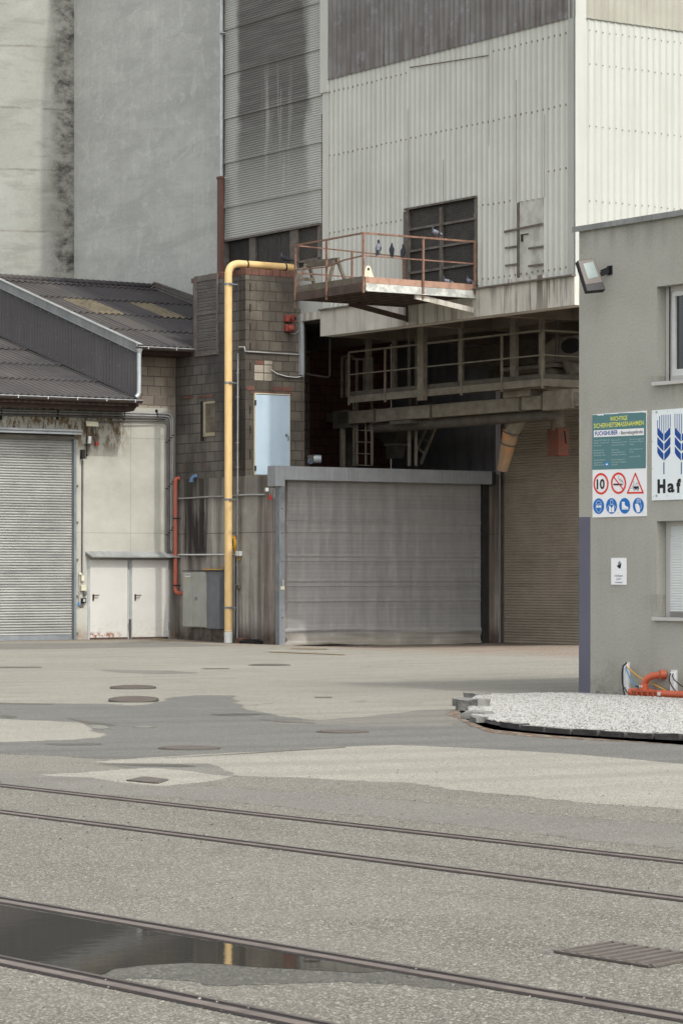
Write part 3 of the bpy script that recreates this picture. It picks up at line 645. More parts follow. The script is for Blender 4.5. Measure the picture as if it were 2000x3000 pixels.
for a, b, mt in ((672,738,'dark'),(750,860,'mesh'),(875,938,'mesh')):
    m = MB(); m.box(VS+.0, VS+.02, g(b), g(a), zwb, zh0-.05); m.build('window_pane', M[mt], wf)
m = MB(); m.box(VS-.01, VS-.003, g(782)-.02, g(782)+.02, zwb, zh0-.05); m.box(VS-.01, VS-.003, g(822)-.02, g(822)+.02, zwb, zh0-.05); each(m, 'glazing_bar', M['rustd'], wf)
# big mesh door
zdb = 9.03; D = MB(); a, b = g(1393), g(1200)
D.box(VS+.03, VS+.05, a, b, zdb, zdt-.02); md = D.build('mesh_door', M['mesh'], T)
m = MB(); c = g(1293)
m.box(VS-.04, VS+.03, c-.05, c+.05, zdb, zdt-.1)
for i in (1, 2, 3): z = zdb + (zdt-zdb)*i/4+.03; m.box(VS-.025, VS+.02, a, c, z-.03, z+.03); m.box(VS-.025, VS+.02, c, b, z-.03, z+.03)
m.build('door_bars', M['galv_dark'], md)
m = MB(); m.box(VS-.05, VS+.05, b, b+.22, zdb, zdt-.05); m.box(VS-.05, VS+.05, a-.12, a, zdb, zdt); m.bar((VS-.06, a-.1, zdt+.0), (VS-.06, b+.15, zdt), .06, .05)
m.build('door_frame', M['galv_dark'], md)
m = MB()
for z in (zdb+.5, zdt-.5): m.box(VS-.09, VS-.05, a-.1, a-.02, z-.08, z+.08)
each(m, 'hinge', M['galv_dark'], md)
# small door
a, b = g(1593), g(1521); zb_ = (vz(1518,818,VS)+vz(1595,802,VS))/2
m = MB(); m.box(VS-.0, VS+.03, a, b, zb_, zst); sd = m.build('hatch_door', weather('grimy_hatch_paint', SH(170,170,162), SH(158,158,150), 1.5, SH(120,118,110), .6, (.45,.6), (3,2), fine=.08), T)
m = MB(); m.box(VS-.035, VS+.02, b, b+.07, zb_, zst-.02); m.build('jamb', M['galv_dark'], sd)
m = MB(); z = vz(1555,665,VS); m.bar((VS-.05, b+.55, z-.02), (VS-.05, a, z+.02), .03, .05)
for z in (vz(1512,723,VS), vz(1512,775,VS)): m.bar((VS-.06, b+.5, z), (VS-.04, b+.02, z), .03, .05)
for z in (vz(1590,723,VS), vz(1590,775,VS)): m.bar((VS-.06, a+.55, z), (VS-.04, a, z), .03, .05)
each(m, 'hinge', M['galv_dark'], sd)
m = MB(); z = vz(1525,690,VS); m.box(VS-.04, VS-.01, b-.15, b-.1, z-.16, z+.02); m.bar((VS-.06, b-.12, z), (VS-.06, b-.42, z), .02, .03); m.build('handle', M['black'], sd)
m = MB(); m.box(VS-.09, VS+.0, a-.05, b+.35, zb_-.12, zb_); m.build('sill', M['beam'], sd)
# beam
m = MB(); m.box(VS-.1, VS+.35, US-.08, vy(938,VS-.1), ZB, ZT-.02); m.box(VS-.097, VS+.35, vy(938,VS-.1), 66.24, 8.74, ZT-.021)
m.box(VS+.35, VS+14, US-.08, US+.35, ZB, ZT-.02)
m.build('concrete_beam', M['beam'], T)
m = MB(); m.bar((VS-.13, US-.1, ZT), (VS-.13, g(1400), ZT), .12, .04); m.bar((VS-.13, g(1200), ZT), (VS-.13, g(948), ZT), .12, .04); each(m, 'drip_edge', M['galv_dark'], T)
m = MB(); m.box(VS+.35, VS+14, US+.35, 70.6, 8.72, 8.9); m.build('floor_slab', M['slab'], T)
m = MB()
for y in (vy(938,VS)-.15, 61.2, 57.8): m.box(VS+.35, VR+4, y-.15, y+.15, ZB+.02, 8.72)
m.box(VS+2.6, VS+2.9, US+.35, 70.5, ZB+.04, 8.72)
each(m, 'floor_rib', M['slab'], T)
# ------------------------------------------------------------------ loading bay shell
YB = 70.0
T = thing('loading_bay', 'dark dusty loading bay under the clad building with block back wall', 'building', (VR, UF, -.15))
m = MB(); m.box(43.3, 46.2, YB, YB+.3, -.3, 8.72); m.build('block_back_wall', M['blk_i'], T)
m = MB(); m.box(46.2, VR, YB+.02, YB+.3, -.3, 8.72); m.build('red_back_wall', M['redblk'], T)
m = MB(); m.box(43.25, 43.55, UT+.9, YB, -.3, 8.72); m.build('side_wall', M['blk_i'], T)
m = MB(); m.box(VR+.02, VR+.3, UF+.3, YB, -.3, 8.72); m.build('panelled_side_wall', M['innerb'], T)
m = MB(); m.box(VR+.03, VR+.3, US+.4, UF+.3, 7.0, 8.72); m.build('upper_side_wall', M['inner'], T)
m = MB(); m.box(42.2, VR, UF+1.2, UF+1.4, -.2, 4.62); m.build('parapet_wall', M['inner'], T)
m = MB()
for px in (1098, 1200, 1240): x = ux(px, UF+1.2); m.box(x-.05, x+.05, UF+1.15, UF+1.2, 3, 4.6)
each(m, 'wall_rib', M['dustd'], T)
for i, (px, z0, z1) in enumerate(((905,7.3,7.55),)):
    pass
x0, x1 = ux(1431, UF), VR
m = MB(); m.box(x0, x1-.1, UF-.02, UF+.4, -.4, 4.6); m.build('concrete_column', M['base'], T)
# right hand roller shutter (runs along gy)
def shutter(m, plane, pos, a0, a1, z0, z1, pitch=.072, amp=.018):
    n = int((z1-z0)/pitch); vs = []; fs = []
    P = [(0, .2), (.06, -.1), (.25, .75), (.5, 1), (.75, .75), (.92, .1), (1, .0)]
    row = 0
    for i in range(n):
        jit = random.uniform(-.0015, .0015)
        for t, h in P:
            z = z0 + (i+t*.999)*pitch; d = pos - amp*h + jit
            vs += [(d, a0, z), (d, a1, z)] if plane == 'V' else [(a0, d, z), (a1, d, z)]
    L = n*len(P); m.add(vs, [(2*i, 2*i+1, 2*i+3, 2*i+2) for i in range(L-1)], 0, False)
S = thing('roller_shutter', 'tall dusty brown roller shutter beside the grey building', 'roller shutter', (VR, vy(1478,VR), -.15))
m = MB(); shutter(m, 'V', VR-.02, US+.5, vy(1478,VR), -.2, 7.05, .075, .016); m.build('slats', M['slats2'], S, fix=False)
m = MB(); m.box(VR-.08, VR+.05, vy(1478,VR), vy(1472,VR), -.2, 7.05); m.build('guide_rail', M['dustd'], S)
m = MB(); m.box(VR-.05, VR+.0, US+.5, vy(1478,VR), -.22, -.1); m.build('bottom_bar', M['dust'], S)
m = MB(); m.box(VR-.5, VR, US+.5, vy(1478,VR)+.1, 7.05, 7.5); m.build('hood', M['dustd'], S)
# ------------------------------------------------------------------ fabric high-speed door
gH = UF-.3; xL = ux(807, gH); yBk = vy(784, xL); xR = ux(1451, gH); 
T = thing('fabric_door', 'grey fabric rapid roll door with steel header box, closing the bay', 'door', (xL, UF, -.15))
zt = (uz(807,1362,gH)+uz(1451,1383,gH))/2; zb2 = (uz(835,1405,gH)+uz(1440,1420,gH))/2; ze = uz(807,1424,gH)
m = MB(); m.box(xL, xR, gH, yBk, zb2, zt); m.build('header_box', M['header'], T, bevel=.012)
m = MB(); m.box(xL-.004, ux(835,gH), gH-.004, yBk+.004, ze, zt+.003); m.build('motor_cover', M['header'], T, bevel=.012)
m = MB(); m.box(ux(1440,gH), xR+.02, gH-.01, yBk, zb2-.02, zt-.01); m.build('end_cap', M['dark'], T, bevel=.01)
xa, xb = ux(819, UF-.12), ux(835, UF-.12)
m = MB(); m.box(xa, xb, UF-.12, UF+.08, -.13, ze+.02); m.box(xa-.02, xa+.02, UF-.14, UF-.1, -.13, ze); lp = m.build('side_post', M['steel'], T, bevel=.006)
m = MB()
for py in (1490,1562,1645,1728,1810): z = uz(827,py,UF-.12); m.box((xa+xb)/2-.015, (xa+xb)/2+.015, UF-.124, UF-.12, z-.015, z+.015)
each(m, 'bolt_hole', M['black'], lp)
m = MB()
for j in range(6): z = uz(827,1700+j*4.5,UF-.12); m.box(xb-.075, xb-.045, UF-.126, UF-.12, z-.015, z+.015)
z = uz(827,1722,UF-.12); m.box(xa+.03, xb-.02, UF-.128, UF-.12, z-.05, z+.04)
m.build('warning_sticker', M['cream'], lp)
xc, xd = ux(1415, UF-.1), ux(1431, UF-.1)
m = MB(); m.box(xc, xd, UF-.1, UF+.08, -.13, zb2); m.box(xc+.06, xc+.08, UF-.13, UF-.1, -.13, zb2); m.build('side_post', M['dark'], T)
m = MB(); NX, NZ = 150, 130; vs = []; zc0, zc1 = -.12, zb2+.03
seams = [uz(1100,py,UF) for py in (1455,1526,1560,1630,1643,1702,1716,1760,1845)]
for j in range(NZ+1):
    z = zc0 + (zc1-zc0)*j/NZ
    for i in range(NX+1):
        x = xb-.01 + (xc+.02-xb)*i/NX
        d = mnoise.noise(Vector((x*3.2, z*.35, 1)))*.016 + mnoise.noise(Vector((x*9, z*1.8, 4)))*.006
        for sz in seams: d -= .007*math.exp(-((z-sz)/.03)**2)
        lo = max(0, 1-(z-zc0)/.42)
        d += lo*(-.08+.22*mnoise.noise(Vector((x*.9, z*4+x*.5, 9)))) - (.045+.03*mnoise.noise(Vector((x*1.4, 3, 3))))*math.exp(-((z-zc0-.4-.05*math.sin(x*.9))/.05)**2)
        zz = z + (.03*mnoise.noise(Vector((x*1.1, 2, 2))) if j < 3 else 0) + (.035*lo*math.sin((x-xb)*1.0))
        vs.append((x, UF+.03+d, zz))
m.add(vs, [(j*(NX+1)+i, j*(NX+1)+i+1, (j+1)*(NX+1)+i+1, (j+1)*(NX+1)+i) for j in range(NZ) for i in range(NX)], 0, True)
m.build('curtain', M['curtain'], T, fix=False)
m = MB()
for sz in seams[1:]:
    m.box(xb, xc+.01, UF-.004, UF+.0, sz-.006, sz+.006)
m.build('seam_tape', weather('curtain_seam', C(168,164,155), C(140,137,130), 3, fine=.2, bd=0), T)
# ------------------------------------------------------------------ block tower
T = thing('block_tower', 'sooty concrete block tower with red brick cap beside the bay', 'building', (VW, UT, 0))
xr = ux(892, UT)
m = MB(); m.box(VW, VW+.32, UF+.02, UL+.3, -.3, 4.47); m.box(VW+.32, xr, UT-.004, UT+.3, 3.5, 4.47); m.build('concrete_base', M['base'], T, bevel=.02)
m = MB(); m.box(VW+.004, VW+.4, UT+.004, UE, 4.47, 9.93); m.box(VW+.004, VW+.4, UE, UL, 4.47, 8.15); m.build('side_wall', M['blk_v'], T)
m = MB(); m.box(VW+.004, ux(866,UT), UT, UT+.34, 4.47, 9.93); m.box(ux(866,UT), xr, UT+.002, UT+.9, 4.47, uz(880,905,UT)); m.build('front_wall', M['blk_u'], T)
m = MB(); m.box(VW+.2, ux(866,UT)-.1, UT+.2, UE-.05, 9.6, 9.9); m.box(ux(866,UT)-.2, ux(866,UT), UT+.3, UE, 4.5, 9.93); m.build('roof_deck', M['dark'], T)
m = MB(); x = VW
while x < ux(866,UT)-.05:
    L = random.uniform(.2, .26); h_ = random.uniform(.15, .2); m.box(x+.006, min(x+L, ux(866,UT))-.006, UT-.012, UT+.3, 9.93, 9.93+h_); x += L
y = UT+.3
while y < UE: L = random.uniform(.2, .26); m.box(VW-.01, VW+.3, y+.006, y+L-.006, 9.93, 9.93+random.uniform(.13,.19)); y += L
m.build('brick_cap', M['brick'], T, bevel=.012)
m = MB()
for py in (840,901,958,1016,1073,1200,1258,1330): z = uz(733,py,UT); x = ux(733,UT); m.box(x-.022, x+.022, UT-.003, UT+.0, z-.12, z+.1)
each(m, 'block_slot_shade', M['groove'], T)  # thin dark plates that paint in the shade of the recessed slots
def ubox(pxa, pya, pxb, pyb, gy, d0, d1):        # box on a gx wall from two picture corners
    b_ = MB(); b_.box(ux(pxa,gy), ux(pxb,gy), gy-d1, gy-d0, uz((pxa+pxb)/2,pya,gy), uz((pxa+pxb)/2,pyb,gy)); return b_
def vbox(pxa, pya, pxb, pyb, gx, d0, d1):
    b_ = MB(); b_.box(gx-d1, gx-d0, vy(pxa,gx), vy(pxb,gx), vz(pxa,pya,gx), vz(pxa,pyb,gx)); return b_
m = ubox(745,1078,800,1112,UT,0,.006); m.box(*(lambda q: q)((ux(745,UT), ux(796,UT), UT-.005, UT, uz(770,1098,UT), uz(770,1070,UT)))); 
mm = MB(); zA, zB_ = uz(770,1115,UT), uz(770,1070,UT)
for i, (a, b) in enumerate(((745,771),(773,796))):
    for z0, z1 in ((zA, (zA+zB_)/2-.01), ((zA+zB_)/2+.01, zB_)): mm.box(ux(a,UT), ux(b,UT), UT-.012, UT, z0, z1)
mm.box(ux(774,UT), ux(797,UT), UT-.01, UT, uz(785,1068,UT), uz(785,1057,UT))
each(mm, 'patched_blocks', weather('pale_patch_block', C(172,164,148), C(150,142,128), 4, fine=.2, fsc=30, bd=.01), T, bevel=.006)
mm = MB()
for a, p0, b, p1 in ((748,1056,771,1068),(722,1131,745,1143),(797,1133,824,1146),(827,1134,853,1147)):
    mm.box(ux(a,UT), ux(b,UT), UT-.01, UT, uz((a+b)/2,p0,UT), uz((a+b)/2,p1,UT))
mm.box(ux(735,UT), ux(855,UT), UT-.02, UT, uz(795,1157,UT), uz(795,1149,UT)); each(mm, 'brick_lintel', M['brick'], T, bevel=.004)
mm = MB()
for a, b, py in ((534,567,1169),(583,628,1167)):
    z = vz(a,py,VW); mm.box(VW-.015, VW, vy(a,VW), vy(b,VW), z, z+.06)
for a, py in ((541,1366),(594,1362)): z = vz(a,py,VW); mm.box(VW-.006, VW, vy(a-2,VW), vy(a+2,VW), z-.1, z+.1)
each(mm, 'brick_lintel', M['brick'], T)
# blue door
dr = ubox(746,1158,846,1392,UT,.0,.05).build('steel_door', M['bluedoor'], T, bevel=.01)
m = MB(); z0, z1 = uz(795,1392,UT), uz(795,1156,UT)
m.box(ux(743,UT), ux(746,UT), UT-.06, UT, z0, z1+.02); m.box(ux(846,UT), ux(848,UT), UT-.03, UT, z0, z1); m.box(ux(746,UT), ux(846,UT), UT-.06, UT, z1, z1+.025); m.build('door_frame', M['cream'], dr)
m = MB(); x = ux(835,UT); z = uz(835,1275,UT); m.tube([(x, UT-.05, z), (x, UT-.09, z)], .035, 10); m.tube([(x+.0,UT-.09,z),(x+.05,UT-.1,z-.04),(x+.08,UT-.09,z-.12),(x+.03,UT-.08,z-.14)], .012, 6); m.build('lock', M['steel'], dr)
m = MB()
for py in (1180,1372): z = uz(744,py,UT); m.box(ux(744,UT)-.02, ux(744,UT)+.02, UT-.09, UT-.06, z-.07, z+.07)
each(m, 'hinge', M['dark'], dr)
# louvre
a, b = vy(581,VW), vy(637,VW); z0, z1 = vz(609,1033,VW), vz(609,822,VW)
m = MB(); m.box(VW-.02, VW+.0, b, a, z0, z1); lv = m.build('louvre', M['louvre'], T)
m = MB(); 
for (y0, y1, q0, q1) in ((a, a+.16, z0-.08, z1+.16), (b-.07, b, z0-.08, z1+.16), (b, a, z1, z1+.16), (b, a, z0-.08, z0), (b, a, (z0*.45+z1*.55)-.04, (z0*.45+z1*.55)+.04)): m.box(VW-.05, VW, y0, y1, q0, q1)
m.build('louvre_frame', M['galv_dark'], lv)
m = MB(); z = z0
while z < z1: m.box(VW-.032, VW-.02, b, a, z, z+.016); z += .085
m.build('louvre_slats', M['galv_dark'], lv)
# little boarded window
a, b = vy(598,VW), vy(631,VW); z0, z1 = vz(615,1278,VW), vz(615,1176,VW)
m = MB(); m.box(VW-.01, VW+.004, b, a, z0, z1); wn_ = m.build('boarded_window', M['wood'], T)
m = MB(); m.box(VW-.03, VW, a-.1, a, z0, z1); m.box(VW-.03, VW, b, a-.1, z0-.0, z0+.1); m.box(VW-.03, VW, b, a-.1, z1-.06, z1); m.build('window_frame', weather('flaking_frame', SH(150,142,118), SH(130,124,104), 4, fine=.2), wn_)
m = MB(); m.box(VW-.006, VW, a, a+.18, z0-.12, z1+.02); m.build('reveal', M['groove'], wn_)
# ------------------------------------------------------------------ warehouse on the left
T = thing('warehouse', 'low warehouse with pale concrete front and dark corrugated roofs on the left', 'building', (VB, UL, 0))
xW = ux(-260, UL); xs_ = ux(222, UL); zso = uz(100,1262,UL); zblk = uz(450,1195,UL)
m = MB(); m.box(xs_, VW-.005, UL, UL+.3, -.3, zblk); m.box(xW, xs_, UL, UL+.3, zso, 6.75); m.box(xs_, VB+.1, UL, UL+.3, zblk, 6.75)
def mk_front():
    n = NT('rust_spotted_front_wall', .88); x, z, _ = n.sep()
    c = n.mix(n.ramp(n.noise(.8, 8, .65), (.35, 0.), (.65, 1.)), SU(214,213,202), SU(192,190,178))
    f = n.ramp(n.noise(6, 8, .8), (.63, 0.), (.7, .75)); c = n.mix(f, c, SU(140,112,86))
    top = n.math('MULTIPLY', n.rng(z, 4.9, 5.7), n.rng(x, 40.3, 39.7))
    f = n.ramp(n.noise(1, 8, .7, n.map((6, 2.2, 1))), (.46, 0.), (.56, 1.)); c = n.mix(n.math('MULTIPLY', top, f), c, SU(120,100,70))
    r = n.rng(x, 41.15, 41.6); c = n.mix(n.math('MULTIPLY', r, .75), c, SU(120,112,102))  # darkens the corner end: shadow of the tower wall painted in
    b_ = n.math('MULTIPLY', n.rng(z, .5, .0), n.ramp(n.noise(2, 7, .7), (.35, 0.), (.6, .8))); c = n.mix(b_, c, SU(150,120,96))
    jn = n.math('MINIMUM', n.math('ABSOLUTE', n.math('SUBTRACT', z, 5.6)), n.math('ABSOLUTE', n.math('SUBTRACT', z, 2.95)))
    jx = n.math('ABSOLUTE', n.math('SUBTRACT', x, 40.18)); jj = n.math('MINIMUM', jn, jx)
    c = n.mix(n.rng(jj, .015, .005, 0, .5), c, SU(150,146,130))
    fn = n.noise(40, 6, .7); c = n.mix(1, c, n.ramp(fn, (.3, .88), (.7, 1.)), 'MULTIPLY'); n.bump(fn, .005); return n.col(c)
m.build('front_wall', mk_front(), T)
m = MB(); m.box(VB+.05, VW-.005, UL, UL+.3, zblk+.002, 8.15); m.box(VB, VB+.2, UL+.31, 78, 6.3, 8.1); m.build('block_wall', M['blk_w'], T)
m = MB(); m.box(xW, VB, UL+.3, 86, -.3, 6.6); m.build('wall', M['dark'], T)
m = MB(); m.box(xW, ux(408,UE), UE+.02, UL, 6.42, 6.56); m.box(xW, ux(365,UE+.1), UE+.1, UE+.25, 6.3, 6.42); m.prism([(ux(365,UE),UE+.05,6.38),(ux(408,UE),UE+.05,6.48),(ux(395,UE),UE+.05,6.3),(ux(385,UE),UE+.05,6.28)], (0,.5,0)); each(m, 'soffit', M['timber'], T)
m = MB(); m.box(VB, VW, UE+.1, UL, 7.9, 8.04); each(m, 'soffit', M['timber'], T)
# roofs
def roof(gx0, gx1, gyE, zE, gyR, zR, row=2.1, pitch=.207, amp=.05, transl=(), seg=8):
    m = MB(); sl = (zR-zE)/(gyR-gyE); n = int((gx1-gx0)/pitch*seg); y = gyE; r_ = 0
    while y < gyR-.02:
        y1 = min(y+row, gyR); ww = [random.uniform(-.006,.006) for _ in range(60)]
        vs = []
        for i in range(n+1):
            x = gx0+(gx1-gx0)*i/n; h = amp*(prof(x/pitch)-.5) + ww[int(x/.93) % 60]
            for yy, l in ((y-.1, .0), (y-.1, .035), (y1, .0)): vs.append((x, yy, zE+(yy-gyE)*sl+h+l))
        for i in range(n):
            x = gx0+(gx1-gx0)*(i+.5)/n; yc = (y+y1)/2
            mi = 1 if any(a <= x <= b and r_ == rr for a, b, rr in transl) else 0
            m.add([vs[3*i+1], vs[3*i+4], vs[3*i+5], vs[3*i+2]], [(0,1,2,3)], mi, True)
            m.add([vs[3*i], vs[3*i+3], vs[3*i+4], vs[3*i+1]], [(0,1,2,3)], 2, False)
        y = y1; r_ += 1
    return m
ZE1, ZR1, YR1 = 8.1, 10.73, 77.76
XT = ux(448, YR1)
def onroof(px, py, zE, gyE, sl):
    rx, ry, rz = ray(px, py); t = (zE-sl*gyE-CAMH)/(rz-sl*ry); return t*rx, t*ry
sl1 = (ZR1-ZE1)/(YR1-UE)
t1 = onroof(255, 890, ZE1, UE, sl1); t2 = onroof(455, 905, ZE1, UE, sl1)
trs = ((t1[0]-.5, t1[0]+.5, int((t1[1]-UE)/2.1)), (t2[0]-.5, t2[0]+.35, int((t2[1]-UE)/2.1)))
r1 = roof(VB-.02, XT, UE, ZE1, YR1, ZR1, transl=trs); r1.build('upper_roof', [M['roof'], M['transl'], M['groove']], T)
m = MB(); xx = VB-.05
while xx < XT-.15: m.tube([(xx, YR1, ZR1+.0), (xx+.2, YR1, ZR1+.05)], .12, 8, rr=[.13,.1]); xx += .2
m.build('ridge_tiles', M['roof'], T)
m = MB(); m.box(VB, XT, YR1+.1, YR1+6, 8, ZR1-.2); m.build('rear_wall', M['dark'], T)
ZE2 = 6.62; sl2 = (8.93-6.68)/(77.2-69.15)
roof(ux(-260,UE), VB, UE, ZE2, YR1, ZE2+sl2*(YR1-UE)).build('lower_roof', [M['roof'], M['transl'], M['groove']], T)
m = MB(); zz0 = lambda s: ZE2+sl2*(s-UE)+.0; zz1 = lambda s: ZE1+sl1*(s-UE)-.04
corr(m, 'V', VB-.03, UE-.05, YR1, zz0, zz1, .17, .055, 3); m.build('gable_cladding', M['gable'], T, fix=False)
m = MB(); screws('V', VB-.03, UE+.3, YR1, 0, .34, MB(), .03)
for s_ in [UE+.4+i*.51 for i in range(16)]:
    for f_ in (.12, .5, .88): z = zz0(s_)*(1-f_)+zz1(s_)*f_; m.box(VB-.075, VB-.055, s_-.015, s_+.015, z-.02, z+.01)
tag(m.build('fasteners', M['steel'], T), kind='stuff')
m = MB(); e = lambda y, dz, dx: (VB+dx, y, ZE1+sl1*(y-UE)+dz)
m.prism([e(UE-.12,-.15,-.09), e(YR1,-.15,-.09), e(YR1,.06,-.09), e(UE-.12,.06,-.09)], (.03,0,0)); 
m.prism([e(UE-.12,.06,-.1), e(YR1,.06,-.1), e(YR1,.075,-.1), e(UE-.12,.075,-.1)], (.22,0,0)); m.build('verge_flashing', M['zinc'], T)
m = MB(); m.bar(e(UE-.12,.085,-.09), e(YR1,.085,-.09), .03, .025); m.bar(e(UE-.12,-.155,-.1), e(YR1,-.155,-.1), .03, .02); each(m, 'verge_edge', M['zinc'], T)
m = MB(); m.bar((VB-.07, UE, zz0(UE)+.03), (VB-.07, YR1, zz0(YR1)+.03), .06, .04); m.build('base_gap', M['groove'], T)
# gutters
def gutter(x0, x1, y, z, r=.085):
    m = MB(); S = 8
    for rr, fl in ((r, 0), (r-.012, 1)):
        vs = []
        for x in (x0, x1):
            for j in range(S+1): t = math.pi + math.pi*j/S; vs.append((x, y+rr*math.cos(t), z+rr*math.sin(t)))
        m.add(vs, [(j, j+1, S+1+j+1, S+1+j) for j in range(S)], 0, True)
    for x in (x0, x1): m.add([(x, y+r*math.cos(math.pi+math.pi*j/S), z+r*math.sin(math.pi+math.pi*j/S)) for j in range(S+1)], [tuple(range(S+1))])
    m.tube([(x0, y-r, z), (x1, y-r, z)], .012, 6, 1)
    x = x0+.3
    while x < x1: m.box(x, x+.03, y-r-.004, y-r+.02, z-.06, z+.02, 1); x += .9
    return m
gutter(ux(-260,UE), ux(412,UE-.15), UE-.2, 6.58).build('gutter', [M['gutter'], M['steel_l']], T, fix=False)
gutter(ux(402,UE-.2), ux(566,UE-.2), UE-.2, 8.06).build('gutter', [M['gutter'], M['steel_l']], T, fix=False)
x = ux(408,UE-.2); m = MB(); m.tube([(x, UE-.2, 8.0), (x, UE-.2, 7.88)], .1, 10, rr=[.11,.065]); m.tube([(x, UE-.2, 7.9), (x, UE-.2, 6.8), (x-.03, UE-.2, 6.72), (x-.1, UE-.2, 6.66)], .062, 10)
m.build('downpipe', M['steel_l'], T)
# left roller shutter
m = MB(); shutter(m, 'U', UL+.1, xW, ux(217,UL+.1), .12, zso+.15, .0735, .024); rs = m.build('roller_shutter', M['slats'], T, fix=False)
m = MB(); m.box(ux(216,UL), ux(223,UL), UL-.04, UL+.12, .0, zso-.05); m.build('guide_rail', M['steel'], rs)
m = MB()
for py in (1425,1532,1641,1748,1857): z = uz(227,py,UL); m.box(ux(224,UL), ux(229,UL), UL-.03, UL, z-.02, z+.04)
each(m, 'rail_bracket', M['galv_dark'], rs)
m = MB(); m.box(xW, ux(216,UL), UL+.05, UL+.09, 0., .13); m.build('bottom_bar', M['steel'], rs)
m = MB(); m.box(xW, ux(240,UL-.25), UL-.25, UL-.2, zso-.08, zso-.03); m.box(xW, ux(238,UL-.2), UL-.2, UL, zso-.04, zso+.06); m.tube([(xW, UL-.24, zso+.02), (ux(241,UL-.25), UL-.24, zso+.02)], .035, 8); m.build('hood', M['steel_l'], rs)
m = MB(); m.box(xW, ux(230,UL-.05), UL-.05, UL+.02, zso-.2, zso-.12); m.build('hood_shade_board', M['galv_dark'], rs)  # added dark strip standing in for the shade under the hood
# two white doors
zdo = uz(310,1640,UL)
for i, (a, b) in enumerate(((262,372),(385,491))):
    dd = MB(); dd.box(ux(a,UL), ux(b,UL), UL-.05, UL, .05, zdo); dd = dd.build('white_door', M['wdoor'], T, bevel=.006)
    tag(dd, ['white steel door with paint flaking off along its rusty bottom edge', 'clean white steel door next to the pipe corner'][i])
    m = MB(); m.box(ux(a-4,UL), ux(a,UL), UL-.03, UL, 0, zdo); m.box(ux(b,UL), ux(b+3,UL), UL-.06, UL, 0, zdo); m.build('door_frame', M['steel_l'], dd)
    m = MB(); m.box(ux(a,UL), ux(b,UL), UL-.06, UL, .0, .05); m.build('rusty_threshold', M['rustd'], dd)
    m = MB(); xh = ux(a+7,UL); zh = uz(a+10,1746,UL); m.box(xh, xh+.04, UL-.07, UL-.05, zh-.13, zh+.05); m.bar((xh+.02, UL-.11, zh+.02), (xh+.18, UL-.11, zh+.02), .02, .025); m.bar((xh+.02, UL-.05, zh+.02), (xh+.02, UL-.12, zh+.02), .02, .02); m.build('handle', weather('brown_handle%d' % i, C(70,40,34), C(60,36,30), 3, fine=.1), dd)
    m = MB()
    for zz in (.35, zdo-.15): m.box(ux(b,UL)+.0, ux(b,UL)+.03, UL-.09, UL-.06, zz-.1, zz+.1)
    each(m, 'hinge', M['steel'], dd)
m = MB(); zc = uz(380,1622,UL); m.prism([(ux(250,UL),UL,zc+.06),(ux(256,UL),UL-.28,zc-.08),(ux(256,UL),UL-.28,zc-.11),(ux(250,UL),UL,zc+.0)], (ux(508,UL)-ux(250,UL),0,0)); m.build('door_canopy', M['zinc'], T)
m = MB()
m.box(ux(376,UL), ux(381,UL), UL-.07, UL-.0, 0, .55); m.build('rust_run', M['rustd'], T)
# flashing behind the ridge
T2 = thing('roof_flashing', 'stepped metal flashing behind the dark roof ridge against the smooth concrete tower', 'flashing', (XT, 74, 9.5))
m = MB(); xf = XT-.12
P0 = [(432,843),(454,828),(567,868)]; P1 = [(437,849),(456,836),(567,880)]; P2 = [(445,852),(458,845),(567,890)]
for P in (P0, P1, P2):
    q = [(xf,)+V(a_, b_, xf) for a_, b_ in P]; m.bar(q[0], q[1], .06, .05); m.bar(q[1], q[2], .06, .05)
m.build('flashing_strip', M['galv_dark'], T2)
q = [(xf+.04,)+V(a_, b_, xf) for a_, b_ in [(432,843),(454,828),(567,868),(567,895),(440,850)]]
m = MB(); m.prism(q, (.03,0,0)); m.build('flashing_plate', M['zinc'], T2)
